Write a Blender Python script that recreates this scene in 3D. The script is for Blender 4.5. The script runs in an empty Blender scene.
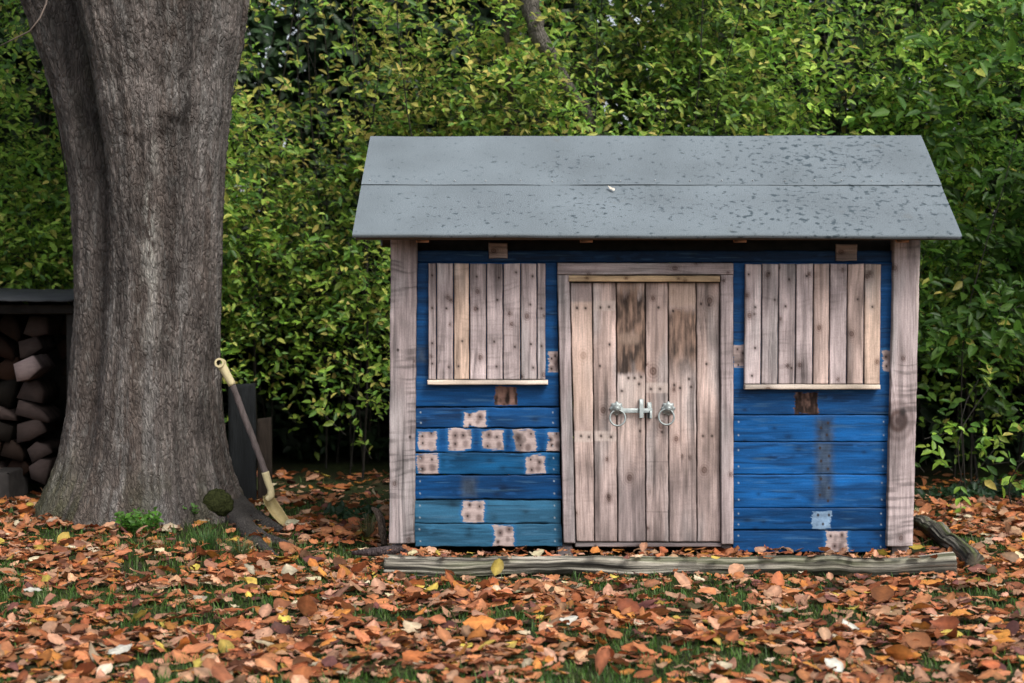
import bpy, math, random
import numpy as np

# ------------------------------------------------------------------ scene
S = bpy.context.scene
COL = S.collection
F_PX, CX, CY = 1700.0, 512.0, 341.5
CAM_H, PITCH = 1.06, math.radians(2.005)
SP, CP = math.sin(PITCH), math.cos(PITCH)
D = 6.54                                    # distance to the front wall of the playhouse


def W(u, v, y):
    """World point that lies at distance y straight ahead, seen at photo position (u, v)."""
    u = np.asarray(u, float); v = np.asarray(v, float); y = np.asarray(y, float)
    a = (u - CX) / F_PX; b = (CY - v) / F_PX
    s = y / (CP + b * SP)
    return np.stack(np.broadcast_arrays(s * a, y, CAM_H + s * (b * CP - SP)), -1)


def P3(u, v, y):
    return W(u, v, y).reshape(3)


# ------------------------------------------------------------------ noise
def _hash(xi, yi, seed):
    h = (xi.astype(np.int64) * 374761393 + yi.astype(np.int64) * 668265263 + int(seed) * 974634777) & 0xffffffff
    h = ((h ^ (h >> 13)) * 1274126177) & 0xffffffff
    h = ((h ^ (h >> 16)) * 2246822519) & 0xffffffff
    h = h ^ (h >> 15)
    return h / 4294967295.0


def vn(x, y, seed=0):
    x, y = np.broadcast_arrays(np.asarray(x, float), np.asarray(y, float))
    xi = np.floor(x); yi = np.floor(y)
    fx = x - xi; fy = y - yi
    fx = fx * fx * (3 - 2 * fx); fy = fy * fy * (3 - 2 * fy)
    a = _hash(xi, yi, seed); b = _hash(xi + 1, yi, seed)
    c = _hash(xi, yi + 1, seed); d = _hash(xi + 1, yi + 1, seed)
    return (a * (1 - fx) + b * fx) * (1 - fy) + (c * (1 - fx) + d * fx) * fy


def fbm(x, y, seed=0, o=4):
    t = 0; amp = .5; n = 0
    for i in range(o):
        t = t + amp * vn(np.asarray(x) * 2 ** i, np.asarray(y) * 2 ** i, seed + i * 17)
        n += amp; amp *= .5
    return t / n


def sst(a, b, x):
    t = np.clip((np.asarray(x) - a) / (b - a), 0, 1)
    return t * t * (3 - 2 * t)


def mixc(c1, c2, m):
    m = np.asarray(m)[..., None]
    return c1 * (1 - m) + np.asarray(c2) * m


# ------------------------------------------------------------------ mesh helpers
def mesh(name, V, faces, mat, parent=None, col=None, gc=None, smooth=False, mat_idx=None):
    """faces: list of integer arrays, each (n, k), k corners."""
    me = bpy.data.meshes.new(name)
    V = np.asarray(V, np.float32)
    faces = [np.asarray(f, np.int32) for f in (faces if isinstance(faces, list) else [faces]) if len(f)]
    loops = np.concatenate([f.ravel() for f in faces])
    tot = np.concatenate([np.full(len(f), f.shape[1], np.int32) for f in faces])
    start = np.concatenate([[0], np.cumsum(tot)[:-1]]).astype(np.int32)
    me.vertices.add(len(V)); me.vertices.foreach_set('co', V.ravel())
    me.loops.add(len(loops)); me.loops.foreach_set('vertex_index', loops)
    me.polygons.add(len(tot)); me.polygons.foreach_set('loop_start', start); me.polygons.foreach_set('loop_total', tot)
    if smooth:
        me.polygons.foreach_set('use_smooth', np.ones(len(tot), bool))
    for m in (mat if isinstance(mat, (list, tuple)) else [mat]):
        me.materials.append(m)
    if mat_idx is not None:
        me.polygons.foreach_set('material_index', np.asarray(mat_idx, np.int32))
    if col is not None:
        c = np.asarray(col, np.float32)
        if c.shape[1] == 3:
            c = np.concatenate([c, np.ones((len(c), 1), np.float32)], 1)
        at = me.attributes.new('Col', 'FLOAT_COLOR', 'POINT'); at.data.foreach_set('color', c.ravel())
    if gc is not None:
        at = me.attributes.new('gc', 'FLOAT_VECTOR', 'POINT'); at.data.foreach_set('vector', np.asarray(gc, np.float32).ravel())
    me.update(calc_edges=True)
    o = bpy.data.objects.new(name, me); COL.objects.link(o)
    if parent is not None:
        o.parent = parent
        pw = world_of(parent)
        o.location = (-pw[0], -pw[1], -pw[2])
    return o


def world_of(o):
    x = np.zeros(3)
    while o is not None:
        x += np.array(o.location); o = o.parent
    return x


def thing(name, label, cat, loc, group=None):
    o = bpy.data.objects.new(name, None); COL.objects.link(o)
    o.empty_display_size = .1
    o.location = tuple(float(t) for t in loc)
    return tag(o, label, cat, group)


def tag(o, label=None, cat=None, group=None, kind=None):
    if label: o['label'] = label
    if cat: o['category'] = cat
    if group: o['group'] = group
    if kind: o['kind'] = kind
    return o


class Acc:
    """collects vertices, faces, colours and grain coordinates for ONE mesh"""
    def __init__(s):
        s.V = []; s.F3 = []; s.F4 = []; s.C = []; s.G = []; s.n = 0

    def add(s, V, F, C=None, G=None):
        V = np.asarray(V, float).reshape(-1, 3)
        for f in (F if isinstance(F, list) else [F]):
            f = np.asarray(f, int)
            if len(f) == 0: continue
            (s.F3 if f.shape[1] == 3 else s.F4).append(f + s.n)
        C = np.full((len(V), 4), .5) if C is None else np.asarray(C, float)
        if C.ndim == 1: C = np.tile(C, (len(V), 1))
        if C.shape[1] == 3: C = np.concatenate([C, np.zeros((len(C), 1))], 1)
        s.V.append(V); s.C.append(C); s.G.append(V * 1.0 if G is None else np.asarray(G, float)); s.n += len(V)

    def build(s, name, mat, parent=None, smooth=False):
        fs = []
        if s.F3: fs.append(np.concatenate(s.F3))
        if s.F4: fs.append(np.concatenate(s.F4))
        return mesh(name, np.concatenate(s.V), fs, mat, parent, np.concatenate(s.C), np.concatenate(s.G), smooth)


BOXF = np.array([[0, 1, 2, 3], [7, 6, 5, 4], [0, 4, 5, 1], [1, 5, 6, 2], [2, 6, 7, 3], [3, 7, 4, 0]])


def box_v(x0, x1, y0, y1, z0, z1):
    return np.array([[x0, y0, z0], [x1, y0, z0], [x1, y0, z1], [x0, y0, z1], [x0, y1, z0], [x1, y1, z0], [x1, y1, z1], [x0, y1, z1]], float)


def bevel_box(acc, x0, x1, y0, y1, z0, z1, b=.004, C=None, rot=None, at=None):
    """box with chamfered long edges; rot is a 3x3 matrix about its centre"""
    c = np.array([(x0 + x1) / 2, (y0 + y1) / 2, (z0 + z1) / 2]); h = np.array([(x1 - x0) / 2, (y1 - y0) / 2, (z1 - z0) / 2])
    V = []
    idx = {}
    for sx in (-1, 1):
        for sy in (-1, 1):
            for sz in (-1, 1):
                for ax in range(3):
                    p = np.array([sx, sy, sz], float) * (h - b)
                    p[ax] = (sx, sy, sz)[ax] * h[ax]
                    idx[(sx, sy, sz, ax)] = len(V); V.append(p)
    F4 = []; F3 = []
    for ax in range(3):
        o1, o2 = [(1, 2), (0, 2), (0, 1)][ax]
        for s0 in (-1, 1):
            q = []
            for a_, b_ in ((-1, -1), (1, -1), (1, 1), (-1, 1)):
                k = [0, 0, 0]; k[ax] = s0; k[o1] = a_; k[o2] = b_
                q.append(idx[tuple(k) + (ax,)])
            F4.append(q)
    for ax in range(3):
        o1, o2 = [(1, 2), (0, 2), (0, 1)][ax]
        for a_ in (-1, 1):
            for b_ in (-1, 1):
                k0 = [0, 0, 0]; k1 = [0, 0, 0]
                k0[ax] = -1; k1[ax] = 1
                for k in (k0, k1): k[o1] = a_; k[o2] = b_
                F4.append([idx[tuple(k0) + (o1,)], idx[tuple(k1) + (o1,)], idx[tuple(k1) + (o2,)], idx[tuple(k0) + (o2,)]])
    for sx in (-1, 1):
        for sy in (-1, 1):
            for sz in (-1, 1):
                F3.append([idx[(sx, sy, sz, a)] for a in range(3)])
    V = np.array(V); G = V.copy()
    if rot is not None: V = V @ np.asarray(rot).T
    V = V + (c if at is None else np.asarray(at))
    acc.add(V, [np.array(F4), np.array(F3)], C, G + c)


def rotm(axis, ang):
    a = np.asarray(axis, float); a = a / np.linalg.norm(a); c, s = math.cos(ang), math.sin(ang)
    K = np.array([[0, -a[2], a[1]], [a[2], 0, -a[0]], [-a[1], a[0], 0]])
    return np.eye(3) + s * K + (1 - c) * (K @ K)


def tube(path, rad, sides=10, cap=True, bump=0, seed=0):
    path = np.asarray(path, float); rad = np.broadcast_to(np.asarray(rad, float), (len(path),))
    t = np.gradient(path, axis=0); t /= np.linalg.norm(t, axis=1)[:, None] + 1e-9
    ref = np.array([0, 0, 1.]) if abs(t[0, 2]) < .9 else np.array([0, 1., 0])
    n1 = np.cross(t, ref); n1 /= np.linalg.norm(n1, axis=1)[:, None]
    n2 = np.cross(t, n1)
    th = np.linspace(0, 2 * np.pi, sides, endpoint=False)
    r = rad[:, None] * np.ones((1, sides))
    if bump:
        L = np.arange(len(path))[:, None] * .7
        r = r * (1 + bump * (vn(L, np.cos(th)[None] * 2 + 5, seed) + vn(L, np.sin(th)[None] * 2 + 9, seed + 3) - 1))
    V = path[:, None] + r[..., None] * (np.cos(th)[None, :, None] * n1[:, None] + np.sin(th)[None, :, None] * n2[:, None])
    m = len(path)
    i = np.arange(m - 1)[:, None]; j = np.arange(sides)[None]
    a = i * sides + j; b = i * sides + (j + 1) % sides
    F = np.stack([a, b, b + sides, a + sides], -1).reshape(-1, 4)
    V = V.reshape(-1, 3)
    G = np.stack([np.repeat(np.arange(m) * .03, sides), np.tile(th * .03, m), np.zeros(m * sides)], -1)
    F3 = []
    if cap:
        n = len(V); V = np.vstack([V, path[0], path[-1]]); G = np.vstack([G, G[0], G[-1]])
        for q in range(sides):
            F3.append([n, (q + 1) % sides, q]); F3.append([n + 1, (m - 1) * sides + q, (m - 1) * sides + (q + 1) % sides])
    return V, ([F, np.array(F3)] if F3 else [F]), G


# ------------------------------------------------------------------ materials
def new_mat(name):
    m = bpy.data.materials.new(name); m.use_nodes = True
    nt = m.node_tree; nt.nodes.clear()
    out = nt.nodes.new('ShaderNodeOutputMaterial')
    return m, nt, out


def N(nt, typ, **kw):
    n = nt.nodes.new(typ)
    for k, v in kw.items():
        if k.startswith('i_'):
            key = k[2:]
            n.inputs[int(key) if key.isdigit() else key.replace('_', ' ')].default_value = v
        else:
            setattr(n, k, v)
    return n


def ramp(nt, pos_col, src, interp='LINEAR'):
    r = nt.nodes.new('ShaderNodeValToRGB'); r.color_ramp.interpolation = interp
    e = r.color_ramp.elements
    while len(e) > 1: e.remove(e[-1])
    e[0].position = pos_col[0][0]; e[0].color = tuple(pos_col[0][1]) + (1,)
    for p, c in pos_col[1:]:
        q = e.new(p); q.color = tuple(c) + (1,)
    nt.links.new(src, r.inputs['Fac'])
    return r


def g3(x): return (x, x, x)


def mul(nt, a, b, fac=1.0):
    m = N(nt, 'ShaderNodeMix', data_type='RGBA', blend_type='MULTIPLY')
    m.inputs[0].default_value = fac
    nt.links.new(a, m.inputs[6]); nt.links.new(b, m.inputs[7])
    return m.outputs[2]


def mat_wood(name, grain=60, along=3, rough=.82, bump=.4, spread=(.72, 1.18), bright=1.0):
    """weathered timber: colour from the 'Col' attribute, fine grain from noise stretched along the plank"""
    m, nt, out = new_mat(name)
    L = nt.links.new
    ca = N(nt, 'ShaderNodeAttribute', attribute_name='Col'); ga = N(nt, 'ShaderNodeAttribute', attribute_name='gc')
    mp = N(nt, 'ShaderNodeMapping'); mp.inputs['Scale'].default_value = (along, grain, 1)
    L(ga.outputs['Vector'], mp.inputs['Vector'])
    n1 = N(nt, 'ShaderNodeTexNoise', i_Scale=3.0, i_Detail=5.0, i_Roughness=.65); L(mp.outputs[0], n1.inputs['Vector'])
    n2 = N(nt, 'ShaderNodeTexNoise', i_Scale=160.0, i_Detail=3.0); L(ga.outputs['Vector'], n2.inputs['Vector'])
    r1 = ramp(nt, [(.3, g3(spread[0])), (.7, g3(spread[1]))], n1.outputs['Fac'])
    r2 = ramp(nt, [(.3, g3(.9)), (.7, g3(1.08))], n2.outputs['Fac'])
    c = mul(nt, ca.outputs['Color'], r1.outputs[0]); c = mul(nt, c, r2.outputs[0])
    b = N(nt, 'ShaderNodeBsdfPrincipled', i_Roughness=rough)
    b.inputs['Specular IOR Level'].default_value = .18
    L(c, b.inputs['Base Color'])
    mr = N(nt, 'ShaderNodeMapRange'); mr.inputs[3].default_value = rough; mr.inputs[4].default_value = .5
    L(ca.outputs['Alpha'], mr.inputs[0]); L(mr.outputs[0], b.inputs['Roughness'])
    bp = N(nt, 'ShaderNodeBump', i_Strength=bump, i_Distance=.004); L(n1.outputs['Fac'], bp.inputs['Height']); L(bp.outputs[0], b.inputs['Normal'])
    L(b.outputs[0], out.inputs[0])
    return m


def mat_leaf(name, rough=.5, trans=.35, spec=.35, vein=False):
    m, nt, out = new_mat(name); L = nt.links.new
    ca = N(nt, 'ShaderNodeAttribute', attribute_name='Col')
    geo = N(nt, 'ShaderNodeNewGeometry')
    n = N(nt, 'ShaderNodeTexNoise', i_Scale=90.0, i_Detail=3.0); L(geo.outputs['Position'], n.inputs['Vector'])
    r = ramp(nt, [(.3, g3(.78)), (.7, g3(1.15))], n.outputs['Fac'])
    c = mul(nt, ca.outputs['Color'], r.outputs[0])
    b = N(nt, 'ShaderNodeBsdfPrincipled', i_Roughness=rough); b.inputs['Specular IOR Level'].default_value = spec
    L(c, b.inputs['Base Color'])
    t = N(nt, 'ShaderNodeBsdfTranslucent'); L(c, t.inputs['Color'])
    mx = N(nt, 'ShaderNodeMixShader'); mx.inputs[0].default_value = trans
    L(b.outputs[0], mx.inputs[1]); L(t.outputs[0], mx.inputs[2]); L(mx.outputs[0], out.inputs[0])
    return m


def mat_plain(name, color, rough=.6, metal=0.0, nscale=30, var=.25, bump=.2, spec=.4):
    m, nt, out = new_mat(name); L = nt.links.new
    tc = N(nt, 'ShaderNodeNewGeometry')
    n = N(nt, 'ShaderNodeTexNoise', i_Scale=nscale, i_Detail=5.0); L(tc.outputs['Position'], n.inputs['Vector'])
    r = ramp(nt, [(.3, tuple(c * (1 - var) for c in color)), (.7, tuple(min(1, c * (1 + var)) for c in color))], n.outputs['Fac'])
    b = N(nt, 'ShaderNodeBsdfPrincipled', i_Roughness=rough, i_Metallic=metal); b.inputs['Specular IOR Level'].default_value = spec
    L(r.outputs[0], b.inputs['Base Color'])
    bp = N(nt, 'ShaderNodeBump', i_Strength=bump, i_Distance=.005); L(n.outputs['Fac'], bp.inputs['Height']); L(bp.outputs[0], b.inputs['Normal'])
    L(b.outputs[0], out.inputs[0])
    return m


def mat_bark(name, dark=.66, crack=.34, sc=1.0):
    """bark: colour from 'Col', vertical fissures and small plates from stretched noise and cells"""
    m, nt, out = new_mat(name); L = nt.links.new
    ca = N(nt, 'ShaderNodeAttribute', attribute_name='Col'); tc = N(nt, 'ShaderNodeAttribute', attribute_name='gc')
    mp = N(nt, 'ShaderNodeMapping'); mp.inputs['Scale'].default_value = (1, 1, .3); L(tc.outputs['Vector'], mp.inputs['Vector'])
    w = N(nt, 'ShaderNodeTexNoise', i_Scale=14.0 * sc, i_Detail=3.0); L(mp.outputs[0], w.inputs['Vector'])
    ad = N(nt, 'ShaderNodeMix', data_type='RGBA', blend_type='LINEAR_LIGHT'); ad.inputs[0].default_value = .028
    L(mp.outputs[0], ad.inputs[6]); L(w.outputs['Color'], ad.inputs[7])
    vo = N(nt, 'ShaderNodeTexVoronoi', feature='DISTANCE_TO_EDGE', i_Scale=70.0 * sc); L(ad.outputs[2], vo.inputs['Vector'])
    rv = ramp(nt, [(0, g3(0)), (.22, g3(1))], vo.outputs['Distance'])
    n1 = N(nt, 'ShaderNodeTexNoise', i_Scale=48.0 * sc, i_Detail=8.0, i_Roughness=.78); L(mp.outputs[0], n1.inputs['Vector'])
    n2 = N(nt, 'ShaderNodeTexNoise', i_Scale=9.0 * sc, i_Detail=4.0); L(tc.outputs['Vector'], n2.inputs['Vector'])
    r1 = ramp(nt, [(.3, g3(.55)), (.68, g3(1.3))], n1.outputs['Fac']); r2 = ramp(nt, [(.3, g3(.7)), (.7, g3(1.25))], n2.outputs['Fac'])
    r3 = ramp(nt, [(0, g3(dark)), (1, g3(1.0))], rv.outputs[0])
    c = mul(nt, ca.outputs['Color'], r1.outputs[0]); c = mul(nt, c, r2.outputs[0]); c = mul(nt, c, r3.outputs[0])
    b = N(nt, 'ShaderNodeBsdfPrincipled', i_Roughness=.85); b.inputs['Specular IOR Level'].default_value = .25
    L(c, b.inputs['Base Color'])
    hm = N(nt, 'ShaderNodeMath', operation='MULTIPLY_ADD'); hm.inputs[1].default_value = crack
    L(rv.outputs[0], hm.inputs[0]); L(n1.outputs['Fac'], hm.inputs[2])
    bp = N(nt, 'ShaderNodeBump', i_Strength=1.0, i_Distance=.028); L(hm.outputs[0], bp.inputs['Height']); L(bp.outputs[0], b.inputs['Normal'])
    L(b.outputs[0], out.inputs[0])
    return m


def mat_felt():
    """mineral roofing felt: speckled grey with dark wet drops, more of them to the right"""
    m, nt, out = new_mat('roof_felt'); L = nt.links.new
    g = N(nt, 'ShaderNodeAttribute', attribute_name='gc')
    sp = N(nt, 'ShaderNodeSeparateXYZ'); L(g.outputs['Vector'], sp.inputs[0])
    fine = N(nt, 'ShaderNodeTexNoise', i_Scale=260.0, i_Detail=3.0); L(g.outputs['Vector'], fine.inputs['Vector'])
    mid = N(nt, 'ShaderNodeTexNoise', i_Scale=3.0, i_Detail=5.0); L(g.outputs['Vector'], mid.inputs['Vector'])
    base = ramp(nt, [(.24, (.075, .093, .106)), (.76, (.185, .22, .241))], fine.outputs['Fac'])
    mr = ramp(nt, [(.3, g3(.82)), (.7, g3(1.1))], mid.outputs['Fac'])
    c = mul(nt, base.outputs[0], mr.outputs[0])
    mp = N(nt, 'ShaderNodeMapping'); mp.inputs['Scale'].default_value = (1, 1.15, 1); L(g.outputs['Vector'], mp.inputs['Vector'])
    d1 = N(nt, 'ShaderNodeTexNoise', i_Scale=36.0, i_Detail=3.0, i_Roughness=.6); L(mp.outputs[0], d1.inputs['Vector'])
    big = N(nt, 'ShaderNodeTexNoise', i_Scale=2.2, i_Detail=2.0); L(g.outputs['Vector'], big.inputs['Vector'])
    # threshold falls to the right (x in metres) and where 'big' is high
    th = N(nt, 'ShaderNodeMapRange'); th.inputs[1].default_value = -.5; th.inputs[2].default_value = 1.4; th.inputs[3].default_value = .635; th.inputs[4].default_value = .575
    L(sp.outputs['X'], th.inputs[0])
    t2 = N(nt, 'ShaderNodeMath', operation='MULTIPLY_ADD'); t2.inputs[1].default_value = -.22; L(big.outputs['Fac'], t2.inputs[0]); L(th.outputs[0], t2.inputs[2])
    t3 = N(nt, 'ShaderNodeMath', operation='ADD'); t3.inputs[1].default_value = .093; L(t2.outputs[0], t3.inputs[0])
    df = N(nt, 'ShaderNodeMath', operation='SUBTRACT'); L(d1.outputs['Fac'], df.inputs[0]); L(t3.outputs[0], df.inputs[1])
    spot = N(nt, 'ShaderNodeMapRange'); spot.inputs[1].default_value = 0; spot.inputs[2].default_value = .09; L(df.outputs[0], spot.inputs[0])
    mx = N(nt, 'ShaderNodeMix', data_type='RGBA'); L(spot.outputs[0], mx.inputs[0]); L(c, mx.inputs[6]); mx.inputs[7].default_value = (.035, .052, .062, 1)
    # faint green-brown staining
    st = N(nt, 'ShaderNodeTexNoise', i_Scale=9.0, i_Detail=4.0); L(g.outputs['Vector'], st.inputs['Vector'])
    rs = N(nt, 'ShaderNodeMapRange'); rs.inputs[1].default_value = .66; rs.inputs[2].default_value = .8; rs.inputs[4].default_value = .5; L(st.outputs['Fac'], rs.inputs[0])
    m2 = N(nt, 'ShaderNodeMix', data_type='RGBA'); L(rs.outputs[0], m2.inputs[0]); L(mx.outputs[2], m2.inputs[6]); m2.inputs[7].default_value = (.10, .10, .09, 1)
    b = N(nt, 'ShaderNodeBsdfPrincipled', i_Roughness=.75); b.inputs['Specular IOR Level'].default_value = .35
    L(m2.outputs[2], b.inputs['Base Color'])
    rr = N(nt, 'ShaderNodeMapRange'); rr.inputs[3].default_value = .8; rr.inputs[4].default_value = .5; L(spot.outputs[0], rr.inputs[0]); L(rr.outputs[0], b.inputs['Roughness'])
    bp = N(nt, 'ShaderNodeBump', i_Strength=.35, i_Distance=.002); L(fine.outputs['Fac'], bp.inputs['Height']); L(bp.outputs[0], b.inputs['Normal'])
    L(b.outputs[0], out.inputs[0])
    return m


M = dict(
    wood=mat_wood('weathered_wood'), paint=mat_wood('painted_wood', grain=45, spread=(.82, 1.12), bump=.35),
    newwood=mat_wood('planed_pine', grain=35, spread=(.85, 1.1), bump=.15, rough=.7),
    bark=mat_bark('tree_bark'), logwood=mat_wood('split_log_wood', grain=70, along=4, spread=(.5, 1.3), bump=.9),
    stembark=mat_plain('stem_bark', (.022, .019, .015), .85, nscale=40, var=.4),
    hedge=mat_leaf('hedge_leaf', .45, .5, .35), dark_leaf=mat_leaf('evergreen_leaf', .5, .15, .3),
    litter=mat_leaf('fallen_leaf', .6, .2, .3), grass=mat_leaf('grass_blade', .5, .35, .3),
    felt=mat_felt(),
    steel=mat_plain('galvanised_steel', (.27, .30, .295), .5, .45, 60, .18, .08),
    nail=mat_plain('nail_head', (.30, .32, .33), .5, .4, 90, .1, .05),
    moss=mat_plain('moss', (.024, .028, .009), .95, 0, 120, .6, .9, .1),
    dark=mat_plain('dark_timber_and_shade', (.022, .019, .017), .85, 0, 25, .4, .4),
    sheet=mat_plain('woodstore_sheet', (.02, .023, .026), .75, 0, 12, .3, .2),
    slate=mat_plain('grey_slab', (.06, .066, .07), .8, 0, 18, .35, .4),
    horn=mat_wood('pale_ash_wood', grain=30, spread=(.85, 1.1), bump=.15, rough=.5),
    bud=mat_plain('dead_twig', (.10, .075, .06), .8, 0, 40, .3, .2),
)


# soil of the lawn
def mat_ground():
    m, nt, out = new_mat('lawn_soil'); L = nt.links.new
    g = N(nt, 'ShaderNodeNewGeometry')
    n = N(nt, 'ShaderNodeTexNoise', i_Scale=2.0, i_Detail=6.0, i_Roughness=.65); L(g.outputs['Position'], n.inputs['Vector'])
    n2 = N(nt, 'ShaderNodeTexNoise', i_Scale=60.0, i_Detail=5.0); L(g.outputs['Position'], n2.inputs['Vector'])
    r = ramp(nt, [(.35, (.03, .022, .014)), (.5, (.022, .03, .01)), (.7, (.04, .05, .014))], n.outputs['Fac'])
    r2 = ramp(nt, [(.3, g3(.5)), (.7, g3(1.4))], n2.outputs['Fac'])
    b = N(nt, 'ShaderNodeBsdfPrincipled', i_Roughness=.95); b.inputs['Specular IOR Level'].default_value = .15
    L(mul(nt, r.outputs[0], r2.outputs[0]), b.inputs['Base Color'])
    bp = N(nt, 'ShaderNodeBump', i_Strength=.8, i_Distance=.02); L(n2.outputs['Fac'], bp.inputs['Height']); L(bp.outputs[0], b.inputs['Normal'])
    L(b.outputs[0], out.inputs[0])
    return m


M['soil'] = mat_ground()

# ------------------------------------------------------------------ ground
TREE = (-1.62, 7.58)


def gz(x, y):
    x = np.asarray(x, float); y = np.asarray(y, float)
    z = .05 * (fbm(x * .9 + 20, y * .9 + 7, 3, 3) - .5) + .02 * (fbm(x * 5, y * 5, 9, 2) - .5)
    flat = np.exp(-(((x - .55) / 1.5) ** 4 + ((y - 6.6) / .8) ** 4))
    r = np.hypot(x - TREE[0], y - TREE[1])
    z = z * (1 - .85 * flat) + .05 * np.exp(-(r / .75) ** 2)
    return z * np.exp(-(np.hypot(x, y - 6) / 14) ** 4)


xs = np.concatenate([[-400, -150, -60, -30, -15, -9], np.linspace(-6, 6, 150), [9, 15, 30, 60, 150, 400]])
ys = np.concatenate([[-400, -150, -60, -20, -6, 0], np.linspace(2, 12, 130), [15, 25, 60, 150, 400]])
X, Y = np.meshgrid(xs, ys); Vg = np.stack([X, Y, gz(X, Y)], -1).reshape(-1, 3)
nx, ny = len(xs), len(ys)
ii, jj = np.meshgrid(np.arange(nx - 1), np.arange(ny - 1)); q = (jj * nx + ii).ravel()
tag(mesh('ground', Vg, np.stack([q, q + 1, q + nx + 1, q + nx], -1), M['soil'], smooth=True), kind='structure')

# ------------------------------------------------------------------ planks
GREY = np.array([.405, .335, .33]); TAN = np.array([.52, .395, .35]); WARM = np.array([.58, .425, .335]); BROWN = np.array([.20, .13, .095])
PALE = np.array([.56, .47, .42])


def wood_col(a, c, seed, base, con=.5, saw=0., knots=(), weather=.25):
    warp = (vn(a * 4, c * 10, seed) - .5) * .02
    g = fbm(a * 4, (c + warp) * 140, seed + 1, 3)
    low = fbm(a * 5, c * 18, seed + 2, 3)
    col = np.asarray(base) * (1 + con * ((g - .5) * 1.1 + (low - .5) * .9))[..., None]
    grey = col.mean(-1, keepdims=True) * np.array([1.04, .98, .97])
    wmask = sst(.45, .75, fbm(a * 3, c * 9, seed + 5, 3)) * weather * 2
    col = col * (1 - wmask[..., None]) + grey * .9 * wmask[..., None]
    blotch = fbm(a * 7 + 11, c * 22, seed + 8, 4)
    col = col * (.42 + 1.16 * blotch)[..., None]
    if saw:
        sm = vn(a * 120 + c * 10 + 3 * vn(a * 9, c * 12, seed + 6), c * 11, seed + 7)
        col = col * (1 - saw * .75 * sst(.5, .85, sm) * sst(.38, .66, fbm(a * 6, c * 10, seed + 9, 2)))[..., None]
    line = vn(a * 2.5 + seed, (c + warp * 1.4) * 210 + 8 * fbm(a * 3, c * 9, seed + 15, 2), seed + 16)
    col = col * (1 - .38 * sst(.62, .92, line) * sst(.3, .6, fbm(a * 5, c * 14, seed + 17, 2)))[..., None]
    streak = fbm(a * 2.2 + 5, c * 55, seed + 18, 3)
    col = col * (1 - .42 * sst(.56, .78, streak))[..., None]
    rk = random.Random(int(seed) * 3 + 1)
    extra = [(rk.uniform(0, float(np.max(a))), rk.uniform(0, float(np.max(c))), rk.uniform(.004, .010)) for _ in range(int(float(np.max(a)) * 5 * rk.random() + rk.random()))]
    for ka, kc, kr in list(knots) + extra:
        d = np.sqrt(((a - ka) / 1.25) ** 2 + (c - kc) ** 2) / kr
        ring = .5 + .5 * np.cos(d * 9)
        mk = np.clip(np.exp(-d ** 2 * .8) * (.72 + .25 * ring) + .35 * np.exp(-d ** 2 * .12) * ring, 0, .95)
        col = col * (1 - mk[..., None] * np.array([.72, .78, .8]))
    return np.clip(col, .004, 1)


def nails(col, U, V, pts, r=1.3, tint=(.03, .022, .02), soft=1.0, amt=1.0):
    for (pu, pv) in pts:
        d = np.hypot(U - pu, (V - pv) * .8)
        col = mixc(col, np.array(tint), amt * (1 - sst(r * .5, r * (1 + soft * .5), d)))
    return col


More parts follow.
